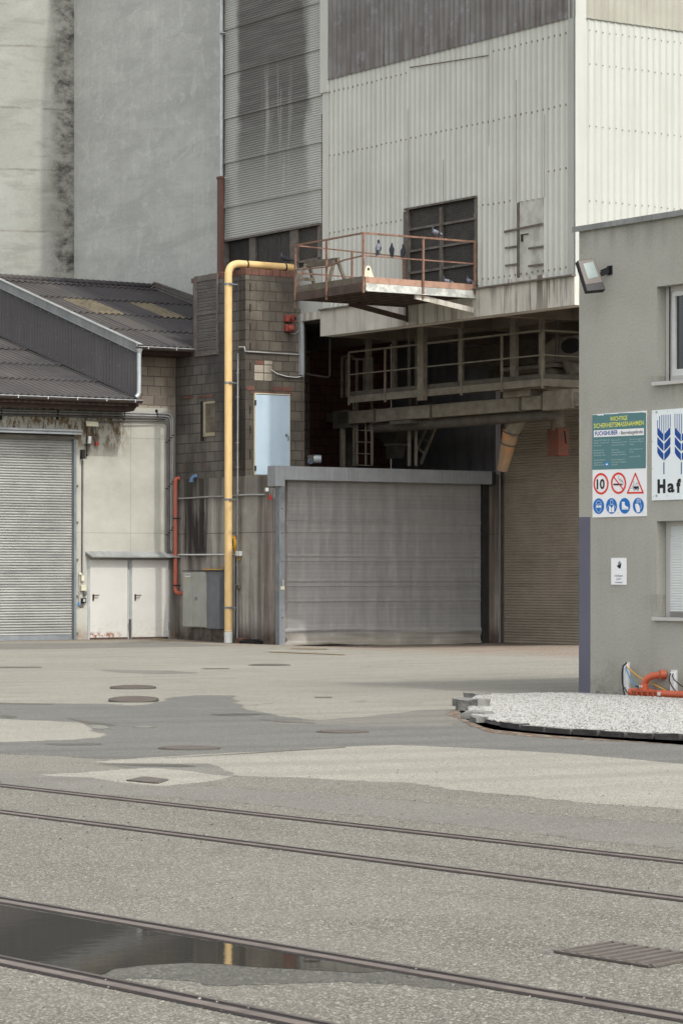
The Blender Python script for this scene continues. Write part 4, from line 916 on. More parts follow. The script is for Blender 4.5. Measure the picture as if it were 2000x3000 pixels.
# ------------------------------------------------------------------ smooth tower + round silo
xv = XT; ytow = vy(218, xv)
m = MB(); m.box(xv, xv+12, 70.5, ytow, 0, 32)
solo('concrete_tower', 'smooth grey rendered concrete tower behind the dark roofs', 'building', m, M['tower'], (xv, 76, 0))
def mk_silo():
    n = NT('stained_white_silo', .9); tc = n.t.nodes.new('ShaderNodeTexCoord'); x, y, z = n.sep(tc.outputs['Object'])
    ang = n.math('ARCTAN2', x, n.math('MULTIPLY', y, -1.))
    cmb = n.t.nodes.new('ShaderNodeCombineXYZ'); n.L(n.math('MULTIPLY', ang, 5.), cmb.inputs[0]); n.L(z, cmb.inputs[1]); v = cmb.outputs[0]
    c = n.mix(n.ramp(n.noise(.5, 8, .65, v), (.35, 0.), (.65, 1.)), SU(206,207,198), SU(184,185,175))
    f = n.ramp(n.noise(1, 8, .7, n.map((.6, 2.2, 1), (0,0,0), v)), (.5, 0.), (.7, .7)); c = n.mix(f, c, SU(158,157,146))
    jz = n.math('ABSOLUTE', n.math('SUBTRACT', n.math('FRACT', n.math('MULTIPLY', n.math('ADD', z, n.math('MULTIPLY', n.noise(.8, 4, .6, v), .12)), .5)), .5))
    c = n.mix(n.math('MULTIPLY', n.rng(jz, .03, .0), n.ramp(n.noise(1.2, 6, .7, v), (.4, 0.), (.6, .7))), c, SU(140,134,116))
    a_ = n.math('ADD', ang, n.math('MULTIPLY', n.math('SUBTRACT', n.noise(.9, 5, .6, v), .5), .12))
    st = n.rng(a_, STA0, STA1)
    c = n.mix(n.math('MULTIPLY', st, .45), c, SU(150,148,138))
    m_ = n.math('MULTIPLY', n.rng(a_, STA0, STA1+.02), n.ramp(n.noise(1.6, 9, .78, n.map((1, 1.3, 1), (0,4,0), v)), (.44, 0.), (.62, 1.)))
    c = n.mix(m_, c, SU(78,76,72))
    fn = n.noise(12, 7, .7, v); c = n.mix(1, c, n.ramp(fn, (.3, .85), (.7, 1.)), 'MULTIPLY'); return n.col(c)
Pw = G2W(xv, ytow); nrm = Vector((.5, -.866)); cw = Vector((Pw.x, Pw.y)) - nrm*5.
# stain position: angle (in the rotated frame) of the surface point seen at px 165
def silo_ang(px):
    best = None
    d = Vector(((px-1000)/FPX, 1.)); # ray in plan
    A_ = d.dot(d); B_ = -2*d.dot(cw); Cc = cw.dot(cw)-25; t = (-B_-math.sqrt(max(0, B_*B_-4*A_*Cc)))/(2*A_); p = d*t-cw
    gx_, gy_ = p.x*CA+p.y*SA, -p.x*SA+p.y*CA; return math.atan2(gx_, -gy_)
STA0, STA1 = silo_ang(140), silo_ang(172)
cg = (cw.x*CA+cw.y*SA, -cw.x*SA+cw.y*CA)
m = MB(); S = 96; vs = []
for z in (0, 8, 16, 24, 32):
    for j in range(S): t = 2*math.pi*j/S; vs.append((cg[0]+5*math.cos(t), cg[1]+5*math.sin(t), z))
m.add(vs, [(r*S+j, r*S+(j+1) % S, (r+1)*S+(j+1) % S, (r+1)*S+j) for r in range(4) for j in range(S)], 0, True)
solo('round_silo', 'round pale concrete silo with black stained right edge, at the far left', 'silo', m, mk_silo(), (cg[0], cg[1], 0))
# duct + downpipe in the corner
gd = VS-.28; y_ = vy(646, gd)
m = MB(); m.box(gd-.06, gd+.06, y_-.09, y_+.09, 9, vz(646,522,gd)); m.box(gd-.075, gd+.075, y_-.11, y_+.11, vz(646,525,gd), vz(646,517,gd))
solo('brown_duct', 'brown painted rectangular metal duct rising behind the block tower', 'duct', m, M['brown'], (gd, y_, 9), bevel=.01)
m = MB(); m.tube([(gd+.08, vy(648,gd+.08), vz(646,520,gd)), (gd+.08, vy(649,gd+.08), 27)], .055, 10)
for py in (95, 520): z = vz(648,py,gd); m.box(gd-.02, gd+.16, y_-.08, y_+.06, z-.02, z+.02)
solo('downpipe', 'long pale downpipe in the corner above the brown duct', 'pipe', m, M['steel_l'], (gd+.08, y_, 13))
# ------------------------------------------------------------------ yellow pipe
gp = VW-.3; yp = vy(669, gp); ztp = vz(669, 771, gp)-.0; zbp = -.06
T = thing('yellow_pipe', 'thick yellow gas pipe climbing the block tower and bending over its top', 'pipe', (gp, yp, 0))
m = MB(); r = .105; R_ = .34
pts = [(gp, yp, vz(669,1852,gp)), (gp, yp, ztp-R_)] + arc((gp, yp, ztp-R_), (gp+R_, yp, ztp), (gp, yp, ztp-.02), 8)[1:] + [(ux(866,yp)+.6, yp, ztp)]
m.tube(pts, r, 20); m.build('pipe', M['yellow'], T)
m = MB(); m.tube([(gp, yp, zbp), (gp, yp, vz(669,1852,gp))], r+.008, 20)
for j in range(8): z = zbp+.03+j*.042; m.tube([(gp, yp, z), (gp, yp, z+.012)], r+.014, 20)
m.build('white_wrapping', M['whitepl'], T)
for py in (832,1121,1463,1780):
    z = vz(669,py,gp); m = MB(); m.tube([(gp, yp, z-.025), (gp, yp, z+.025)], r+.016, 20); m.bar((gp+r, yp, z), (VW, yp, z), .03, .03); m.box(gp-.05, gp+.05, yp-r-.05, yp-r+.0, z-.02, z+.02); m.build('pipe_clamp', M['steel'], T)
for px in (722, 834):
    x = ux(px, yp); m = MB(); m.tube([(x-.02, yp, ztp), (x+.02, yp, ztp)], r+.014, 16); m.bar((x, yp, ztp-r), (x, yp, 10.0), .03, .03); m.build('pipe_clamp', M['dark'], T)
for py in (867,1100,1320,1510): pass
# thin conduits
def pipe(name, lab, cat, pts, r, mat, clamps=(), grp=None, seg=8):
    m = MB(); m.tube(pts, r, seg); base = tuple(pts[0]); return solo(name, lab, cat, m, M[mat], base, grp)
gc = VW-.04
P = [(gc, vy(695,gc), vz(695,1872,gc)), (gc, vy(697,gc), vz(697,1035,gc))]
m = MB(); m.tube(P, .022, 8)
for py in (1092,1163,1297,1368,1438,1502,1655,1712,1785): z = vz(697,py,gc); m.box(gc-.03, gc+.04, P[0][1]-.035, P[0][1]+.035, z-.012, z+.012)
solo('vertical_conduit', 'thin grey vertical conduit just right of the yellow pipe', 'conduit', m, M['conduit'], P[0])
pipe('dark_conduit', 'short black conduit between the yellow pipe and the junction boxes', 'conduit', [(gc, vy(692,gc), vz(692,1872,gc)), (gc, vy(692,gc), vz(692,1630,gc))], .022, 'cable')
gu = UT-.04
pipe('upper_conduit', 'thin conduit crossing the mossy front of the block tower above the blue door', 'conduit',
     [(gc, vy(700,gc), vz(700,1017,gc)), (gc, vy(716,gc), vz(716,1017,gc)), (VW-.03, UT-.03, uz(725,1029,gu)), (ux(728,gu), gu, uz(728,1030,gu)), (ux(890,gu), gu, uz(890,1040,gu))], .022, 'conduit')
pipe('middle_conduit', 'sagging grey conduit across the sooty concrete just below the block courses', 'conduit', [(gc, vy(a_,gc), vz(a_,b_,gc)) for a_, b_ in ((521,1461),(560,1459),(600,1456),(660,1454),(720,1450),(778,1449))], .024, 'conduit')
pipe('lower_conduit', 'pale conduit across the sooty concrete above the grey cabinet', 'conduit', [(gc, vy(a_,gc), vz(a_,b_,gc)) for a_, b_ in ((517,1625),(600,1625),(691,1624))], .02, 'whitepl')
gr = VW-.13; yr = vy(514, gr)-.0
z0, z1 = vz(514,1738,gr), vz(514,1408,gr)
m = MB(); m.tube([(VW, yr-.0, z1+.06)] + arc((VW-.02, yr, z1+.06), (gr, yr, z1-.05), (gr, yr, z1+.06), 5)[1:] + [(gr, yr-.0, z0+.12)] + arc((gr, yr, z0+.12), (gr, yr-.25, z0), (gr, yr, z0), 5)[1:] + [(gr, yr-.5, z0)], .06, 12)
T = thing('red_pipe', 'worn red drain pipe in the corner beside the white doors', 'pipe', (gr, yr, z0)); m.build('pipe', M['redpipe'], T)
for py in (1519,1715): z = vz(514,py,gr); m = MB(); m.tube([(gr, yr, z-.02), (gr, yr, z+.02)], .07, 12); m.bar((gr, yr-.07, z), (VW, yr-.07, z), .02, .02); m.build('pipe_clamp', M['dark'], T)
y_ = vy(563, gr); z = vz(563,1400,gr)
m = MB(); m.tube(arc((VW, y_-.05, z+.05), (gr-.02, y_, z-.08), (gr-.02, y_-.0, z+.05), 6), .055, 12); m.tube([(gr-.02, y_, z-.07), (gr-.02, y_, z-.12)], .064, 12)
solo('blue_pipe_elbow', 'short blue plastic pipe elbow sticking out of the sooty concrete', 'pipe', m, M['blue'], (VW, y_, z))
# bundle of conduits along and down the pale wall
cl = ['topmost of the grey conduits running under the low eave and down the corner', 'second of the grey conduits running under the low eave and down the corner', 'third of the grey conduits running under the low eave and down the corner', 'lowest thin dark conduit under the low eave, starting above the red socket']
for i, (yl, xr_, yrr) in enumerate(((1203,506,1213),(1210,501,1220),(1217,495,1227),(1226,490,1233))):
    gg = UL-.05-.02*i; x = ux(xr_, gg); zr = uz(xr_, yrr, gg); Rr = .16+.02*(3-i)
    xl = ux(-260 if i < 3 else 292, gg); zbt = uz(xr_, 1598+5*i, gg)
    pts = [(xl, gg, uz(0,yl,gg)), (x-Rr, gg, zr)] + arc((x-Rr, gg, zr), (x, gg, zr-Rr), (x, gg, zr), 6)[1:] + [(x, gg, zbt)] + arc((x, gg, zbt), (x+.09, gg, zbt-.14), (x, gg, zbt-.12), 4)[1:]
    if i == 3: pts = [(ux(281,gg), gg, uz(281,1270,gg))] + arc((ux(281,gg), gg, uz(281,1238,gg)), (xl+.03, gg, uz(0,yl,gg)), (ux(281,gg), gg, uz(0,yl,gg)), 4) + pts[1:]
    T = thing('conduit', cl[i], 'conduit', (x, gg, zbt-.2), 'conduits down the corner of the pale wall')
    m = MB(); m.tube(pts, .028 if i < 3 else .018, 10); m.build('tube', M['conduit' if i < 2 else 'conduitd'], T)
    m = MB()
    for j in range(3): z = zr-.6-j*1.3; m.box(x-.035, x+.035, gg-.03, gg+.03, z-.015, z+.015)
    m.build('clips', M['dark'], T)
m = MB(); 
for j, px in enumerate((0,165,360,455)): m.box(ux(px,UL), ux(px,UL)+.03, UL-.1, UL-.0, uz(px,1230,UL), uz(px,1200,UL))
solo('conduit_brackets', 'dark brackets holding the horizontal conduits under the low eave', 'bracket', m, M['dark'], (ux(165,UL), UL, 6.2))
# small fixtures on the pale wall
T = thing('wall_lamp', 'cream metal hood with white lamp beneath, beside the left roller shutter', 'lamp', (ux(262,UL), UL, 5.3))
gg = UL-.28
m = MB(); zh = uz(270,1243,gg); m.prism([(ux(253,gg), gg, zh+.07), (ux(288,gg), gg, zh+.06), (ux(289,gg), gg-.02, zh-.06), (ux(254,gg), gg-.02, zh-.05)], (0,.03,0)); m.prism([(ux(253,gg), gg, zh+.07), (ux(288,gg), gg, zh+.06), (ux(292,UL), UL, zh+.1), (ux(240,UL), UL, zh+.12)], (0,0,.01)); m.build('hood', M['cream'], T)
m = MB(); x = ux(262,UL-.15); z0, z1 = uz(262,1300,UL), uz(262,1279,UL); m.tube([(x, UL-.15, z0), (x+.02, UL-.15, z1)], .05, 12); m.build('lamp_bulb', M['whitepl'], T)
m = MB(); m.box(x-.09, x+.09, UL-.24, UL, z0-.03, z0-.012); m.tube([(x, UL-.1, z0-.03), (x, UL-.1, z0-.2)], .035, 8); m.tube([(x+.01, UL-.08, z0-.2), (x-.02, UL-.08, z0-.3)], .03, 8); m.box(x-.02, x+.02, UL-.08, UL, z0-.35, z1+.25); m.build('bracket', M['galv_dark'], T)
T = thing('hanging_socket', 'red and grey power socket hanging on a black cable under the eave', 'socket', (ux(282,UL-.1), UL-.1, 5.0))
gg = UL-.1; x = ux(281,gg); z = uz(281,1300,gg)
m = MB(); m.tube([(x, gg, uz(281,1240,gg)), (x+.0, gg, z+.12)], .016, 6); m.build('cable', M['cable'], T)
m = MB(); m.tube([(x, gg, z+.2), (x+.02, gg, z+.05)], .04, 10, rr=[.022,.045]); m.build('socket_body', M['conduitd'], T)
m = MB(); m.tube([(x+.01, gg, z+.06), (x+.04, gg-.02, z-.05)], .05, 10, rr=[.042,.055]); m.build('red_cap', M['redpl'], T)
m = MB(); x = ux(242,UL-.06); z = uz(242,1335,UL); m.box(x-.04, x+.05, UL-.14, UL, z-.03, z+.16); m.box(x-.045, x+.055, UL-.145, UL, z-.09, z-.03)
solo('sensor_box', 'small dark sensor box at the top of the vertical wires beside the shutter', 'box', m, M['dark'], (x, UL, z))
m = MB(); x = ux(245,UL-.03)
m.tube([(x, UL-.03, uz(245,1350,UL)), (x-.02, UL-.03, uz(245,1682,UL))], .014, 6); m.tube([(x-.04, UL-.02, uz(243,1350,UL)), (x-.05, UL-.02, uz(243,1682,UL))], .01, 6, 1)
solo('switch_wires', 'pair of thin vertical wires beside the left roller shutter', 'cable', m, [M['conduit'], M['rustd']], (x, UL, 2))
gg = UL
T = thing('control_switches', 'column of small switch boxes between the left shutter and the white doors', 'switch', (ux(240,UL), UL, 1.2))
for nm, a_, y0, b_, y1, mt, dep in (('cable_box',230,1678,238,1684,'cream',.06),('oval_fitting',236,1686,244,1703,'cream',.08),('push_button_box',235,1714,249,1731,'cream',.09),('grey_box',243,1732,251,1744,'conduitd',.08),('key_switch',237,1752,250,1766,'black',.08),('lower_plate',233,1767,245,1779,'galv_dark',.03)):
    ubox(a_, y0, b_, y1, UL, 0, dep).build(nm, M[mt], T, bevel=.01)
ubox(240,1755,247,1763,UL,.08,.085).build('key_plate', M['steel_l'], T)
m = MB(); x = ux(230,UL); m.tube([(x, UL-.05, uz(230,1684,UL)), (x, UL-.05, uz(230,1765,UL))], .01, 6); m.build('pull_rod', M['conduit'], T)
m = MB(); m.tube([(x, UL-.06, uz(230,1765,UL)), (x, UL-.06, uz(230,1773,UL))], .032, 8); m.build('blue_grip', M['bcable'], T)
# cabinet
gq = VW-.28
T = thing('electrical_cabinet', 'grey double door electrical cabinet with darker blue side unit, on the sooty wall', 'cabinet', (VW, vy(590,VW), 0))
y0, y1, y2 = vy(537,gq), vy(603,gq), vy(646,gq+.06); z0, z1 = vz(570,1838,gq), vz(570,1674,gq)
m = MB(); m.box(gq, VW, y1, y0, z0, z1); m.build('body', M['cabinet'], T, bevel=.01)
ym = vy(566,gq)
for a_, b_ in ((y0-.01, ym+.006), (ym-.006, y1+.01)):
    m = MB(); m.box(gq-.02, gq, b_, a_, z0+.02, z1-.02); cd = m.build('cabinet_door', M['cabinet'], T, bevel=.006)
yk = vy(576,gq); zk = vz(576,1753,gq)
m = MB(); m.box(gq-.024, gq-.02, yk-.09, yk+.07, zk-.06, zk+.05); m.tube([(gq-.02, yk, zk), (gq-.035, yk, zk)], .03, 12); m.build('lock', M['steel'], cd)
m = MB(); m.box(gq-.023, gq-.02, vy(560,gq), vy(544,gq), vz(550,1690,gq), vz(550,1680,gq)); m.build('label_plate', M['whitepl'], T)
m = MB(); yy = vy(552,gq); zz = vz(552,1684.5,gq)
for j in range(8): m.box(gq-.025, gq-.023, yy-.12+j*.03, yy-.10+j*.03, zz-.015, zz+.018)
m.build('label_print', M['s_black'], T)
m = MB(); m.box(gq-.024, gq-.02, vy(549,gq), vy(546,gq), vz(548,1702,gq), vz(548,1695,gq)); m.build('warning_mark', M['ycable'], T)
m = MB(); m.box(gq+.03, VW, y2, y1-.01, z0-.03, z1+.01); m.build('side_unit', M['cabinetb'], T, bevel=.012)
m = MB(); m.box(gq-.03, VW, y2-.02, y0+.02, z1+.012, z1+.03); m.build('rusty_top', M['rustd'], T)
pipe('orange_cable', 'orange cable lying over the top of the grey cabinet', 'cable', [(gq+.05, vy(a_,gq), vz(a_,b_,gq)) for a_, b_ in ((590,1668),(615,1668),(635,1669),(645,1666),(652,1658))], .012, 'ycable')
# coil
yc_, zc_ = vy(686,gc), vz(686,1590,gc); m = MB()
for i in range(4):
    rr_ = .19-.012*i; m.tube([(gc-.03-.018*i, yc_+rr_*.8*math.cos(t*.3927), zc_+rr_*math.sin(t*.3927)) for t in range(17)], .014, 6)
m.tube([(gc-.04, yc_+.02, zc_-.18), (gc-.04, yc_+.06, zc_-.3), (gc-.03, yc_+.14, zc_-.4)], .013, 6); m.tube([(gc-.04, yc_-.12, zc_-.12), (gc-.04, yc_-.16, zc_-.35)], .013, 6)
solo('yellow_cable_coil', 'coiled yellow cable hanging behind the yellow pipe', 'cable', m, M['ycable'], (gc, yc_, zc_))
pipe('blue_hose', 'dark blue hose coiled inside the yellow cable coil', 'hose', [(gc-.03, yc_+.1*math.cos(t*.42), zc_+.13*math.sin(t*.42)) for t in range(16)], .03, 'blue')
for lab, a_, y0, b_, y1, mt in (('white junction box with yellow cable looped under it, right of the yellow pipe',698,1615,710,1629,'whitepl'), ('small grey junction box low on the sooty wall right of the yellow pipe',699,1713,707,1725,'galv_dark')):
    solo('junction_box', lab, 'junction box', vbox(a_, y0, b_, y1, VW, 0, .09), M[mt], (VW, vy(704,VW), vz(704,y1,VW)), 'junction boxes on the sooty wall', bevel=.008)
pipe('yellow_cable_loop', 'yellow cable loop under the white junction box', 'cable', [(VW-.04, vy(a_,VW), vz(a_,b_,VW)) for a_, b_ in ((698,1629),(699,1638),(703,1642),(706,1638),(707,1629))], .012, 'ycable')
# siren pair
for i, (py, lab) in enumerate(((935,'faded red horn siren on the block tower, the upper of two'), (963,'faded red round beacon under the horn siren on the block tower'))):
    x = ux(848,UT-.1); z = uz(848,py,UT); T = thing('alarm_siren', lab, 'siren', (x, UT, z), 'red alarm units on the block tower')
    m = MB(); m.box(x-.13, x+.06, UT-.14, UT, z-.09, z+.1); m.build('housing', M['siren'], T, bevel=.02)
    m = MB()
    if i == 0: m.tube([(x+.03, UT-.14, z), (x+.05, UT-.2, z), (x+.07, UT-.24, z)], .1, 16, rr=[.05,.08,.12]); 
    else: m.tube([(x+.02, UT-.14, z+.0), (x+.02, UT-.2, z+.0), (x+.02, UT-.24, z)], .1, 14, rr=[.1,.1,.05])
    hn = m.build('horn' if i == 0 else 'beacon_lens', M['siren'], T)
    if i == 0: m = MB(); m.tube([(x+.07, UT-.241, z), (x+.07, UT-.246, z)], .06, 12); m.build('horn_throat', M['groove'], hn)
pipe('siren_wire', 'thin wire from the red beacon to the metal trunking', 'cable', [(ux(a_,UT-.04), UT-.04, uz(a_,b_,UT-.04)) for a_, b_ in ((850,975),(858,979),(868,976),(878,965))], .01, 'conduit')
# trunking and cables on the right edge of the tower
m = MB(); xt = ux(878,UT-.05); m.box(xt, xt+.1, UT-.12, UT-.0, uz(880,1100,UT), uz(880,923,UT)); m.box(xt+.03, xt+.05, UT-.135, UT-.12, uz(880,1100,UT), uz(880,923,UT))
solo('cable_trunking', 'pale metal cable trunking at the right edge of the block tower', 'trunking', m, M['steel_l'], (xt, UT, 7))
for i, (pts, mt, lab) in enumerate(((((793,1082),(812,1095),(840,1103),(868,1106),(890,1102)),'whitepl','white cable drooping from the patched blocks to the trunking'), (((815,1098),(840,1106),(866,1108),(885,1104)),'cable','black cable drooping below the white cable on the block tower'))):
    pipe('drooping_cable', lab, 'cable', [(ux(a_,UT-.05), UT-.05, uz(a_,b_,UT-.05)) for a_, b_ in pts], .014, mt, grp='cables on the block tower')
m = MB(); gg = UT+.3
m.tube([(ux(966,gg), gg, uz(966,990,gg)), (ux(966,gg), gg, uz(966,1100,gg)), (ux(960,gg), gg, uz(960,1106,gg)), (ux(890,gg), gg, uz(890,1095,gg))], .03, 8); m.tube([(ux(894,gg), gg, uz(894,955,gg)), (ux(893,gg), gg, uz(893,1100,gg))], .025, 8)
solo('dusty_pipe_loop', 'dusty hanging pipe loop in the dark bay just right of the block tower', 'pipe', m, M['dustd'], (ux(893,gg), gg, 7))
# plug and box under the header
m = MB(); gg = UF-.1; x = ux(790,gg)
T = thing('plug_cluster', 'red plug and tangled cables hanging under the header box of the fabric door', 'plug', (x, gg, 3.8))
ubox(776,1429,783,1440,gg,0,.08).build('socket_box', M['whitepl'], T, bevel=.006)
m = MB(); m.tube([(ux(787,gg), gg-.05, uz(787,1450,gg)), (ux(788,gg), gg-.06, uz(788,1465,gg))], .045, 10); m.build('plug', M['redpl'], T)
m = MB()
for j in range(4): m.tube([(ux(792+j*2,gg), gg-.05-.02*j, uz(790,1430,gg)), (ux(786+j*5,gg), gg-.08, uz(790,1448,gg)), (ux(796+j*2,gg), gg-.07, uz(790,1462+j*3,gg)), (ux(802-j,gg), gg-.06, uz(790,1445,gg))], .008, 5)
m.build('cables', M['conduit'], T)
# black box and brick at the foot of the wall
m = MB(); gg = VW-.35; m.box(gg, VW-.02, vy(740,gg), vy(700,gg), GZ(VW,66)-.02, GZ(VW,66)+.13); m.box(gg+.05, VW-.06, vy(735,gg), vy(706,gg), GZ(VW,66)+.13, GZ(VW,66)+.16)
solo('black_crate', 'flat black plastic box lying at the foot of the sooty wall', 'box', m, M['black'], (gg, vy(715,gg), -.1), bevel=.02)
m = MB(); m.box(gg+.05, VW-.05, vy(697,gg), vy(686,gg), GZ(VW,67)-.02, GZ(VW,67)+.16)
solo('loose_brick', 'reddish brown brick on the ground beside the foot of the yellow pipe', 'brick', m, M['brick'], (gg, vy(690,gg), -.1), bevel=.015)
# ------------------------------------------------------------------ balcony
gyn = vy(1398, VS); gxo = ux(1064, gyn); gyf = vy(1196, VS); zdk = (uz(1064,828,gyn))
T = thing('steel_balcony', 'rusty steel balcony with thin orange railings below the mesh door', 'balcony', (VS, (gyn+gyf)/2, zdk))
zto = zdk+.02
m = MB(); m.box(gxo, VS-.1, gyn, gyf, zdk-.09, zdk-.05); m.build('deck', M['dark'], T)
m = MB()
for j in range(8): x = gxo+.25+j*(VS-gxo-.4)/7.5; m.box(x-.03, x+.03, gyn+.1, gyf-.1, zdk-.2, zdk-.09)
each(m, 'joist', M['rustd'], T)
m = MB(); m.box(gxo-.03, gxo+.03, gyn-.02, gyf+.02, zdk-.22, zdk-.0); m.box(gxo-.07, gxo, gyn-.02, gyf, zdk-.22, zdk-.19); m.build('outer_beam', M['rustd'], T)
m = MB(); m.box(gxo-.02, gxo+.02, gyn, gyf, zdk, zdk+.16); m.build('toe_board', M['wood'], T)
m = MB(); m.box(gxo+.06, VS, gyn-.03, gyn+.02, zdk-.2, zdk-.01); m.box(gxo+.06, VS, gyn-.1, gyn-.03, zdk-.21, zdk-.19); m.build('white_beam', weather('flaking_white_paint', SH(176,176,168), SH(150,152,148), 3, SH(110,110,106), .7, (.48,.56), (4,4), fine=.15), T)
m = MB(); m.box(gxo+.06, VS, gyn-.01, gyn+.03, zdk+.0, zdk+.15); m.build('toe_board', weather('salmon_toe_board', C(176,138,118), C(156,128,110), 3, C(120,90,76), .5, (.5,.6), (6,2), fine=.15), T)
m = MB(); m.box(gxo, VS, gyf-.05, gyf, zdk-.2, zdk); m.build('far_beam', M['rustd'], T)
ztr = uz(1064,683,gyn); zmr = uz(1064,749,gyn)
def post(x, y, z0, z1): mm = MB(); mm.bar((x, y, z0), (x, y, z1), .045, .045); mm.build('railing_post', M['rust'], T)
post(gxo-.02, gyn-.03, zdk-.25, ztr); post(ux(1235,gyn), gyn-.06, zdk-.3, ztr); post(VS-.12, gyn-.04, zdk-.1, ztr)
post(gxo-.04, vy(960,gxo), zdk-.3, ztr); post(gxo-.03, gyf, zdk-.4, ztr)
post(ux(1031,gyf), gyf, zdk, ztr-.04); post(VS-.15, gyf, zdk, ztr-.08)
def rail(pts, mt='rust', w_=.035): 
    mm = MB()
    for a_, b_ in zip(pts, pts[1:]): mm.bar(a_, b_, w_, w_*.9)
    mm.build('rail', M[mt], T)
rail([(gxo-.02, gyn-.03, ztr), (VS-.1, gyn-.04, ztr)], 'rust', .05); rail([(gxo-.02, gyn-.03, zmr), (VS-.1, gyn-.04, zmr)])
rail([(gxo-.02, gyn-.03, ztr), (gxo-.03, gyf, ztr-.02)], 'rust', .045)
rail([(gxo-.02, gyn-.03, zmr), (gxo-.04, vy(1010,gxo), zmr-.04), (gxo-.04, vy(960,gxo), zmr-.14), (gxo-.03, gyf, zmr-.09)])
rail([(gxo-.03, gyf, ztr-.02), (VS-.15, gyf, ztr-.1)]); rail([(gxo-.03, gyf, zmr-.16), (VS-.15, gyf, zmr-.18)])
m = MB(); m.bar((ux(1215,gyn), gyn, zdk-.25), (VS-.05, gyn, 8.42), .06, .13); m.bar((VS-.12, gyn, 8.35), (VS-.12, gyn, zdk-.1), .06, .06); m.build('brace', M['beam'], T)
m = MB(); m.bar((ux(1215,gyn)-.0, gyf-.1, zdk-.2), (VS-.05, gyf-.1, 8.42), .06, .13); m.bar((VS-.12, gyf-.1, 8.35), (VS-.12, gyf-.1, zdk-.1), .06, .06); m.build('brace', M['rustd'], T)
m = MB(); x0 = ux(1066,gyn)
for (x, s_) in ((gxo+.15, 1),):
    hh = [(x-.16, gyn, zdk+.15), (x+.16, gyn, zdk+.15), (x+.05, gyn, zdk+.42), (x-.05, gyn, zdk+.42)]; m.prism(hh, (0,.03,0))
m.build('lifting_lug', M['cream'], T)
m = MB(); x = gxo+.15; m.tube([(x, gyn-.004, zdk+.34), (x, gyn-.002, zdk+.34)], .035, 12); m.build('lug_hole', M['groove'], T)
# trestle
yt = vy(940,gxo+.9)
def onV(px, py, gx): a_ = V(px, py, gx); return (gx, a_[0], a_[1])
gt = gxo+.55; T = thing('wooden_trestle', 'old grey wooden sawhorse standing on the balcony behind the railing', 'sawhorse', (gt, vy(940,gt), zdk))
m = MB(); A_, B_ = onV(893,762,gt), onV(992,766,gt); A_ = (A_[0], A_[1], zdk+.78); B_ = (B_[0], B_[1], zdk+.74); m.bar(A_, B_, .08, .16); m.build('top_beam', M['wood'], T)
for (c_, sgn) in ((A_, 1), (B_, -1)):
    for q in (-.28, .28):
        m = MB(); yy = c_[1] - sgn*.12; m.bar((c_[0]+q*.2, yy, c_[2]), (c_[0]+q*1.2, yy+.08*sgn, zdk), .07, .07); m.build('leg', M['wood'], T)
m = MB(); m.bar((gt-.2, A_[1]-.1, zdk+.4), (gt+.2, A_[1]-.1, zdk+.4), .05, .08); m.build('brace', M['wood'], T)
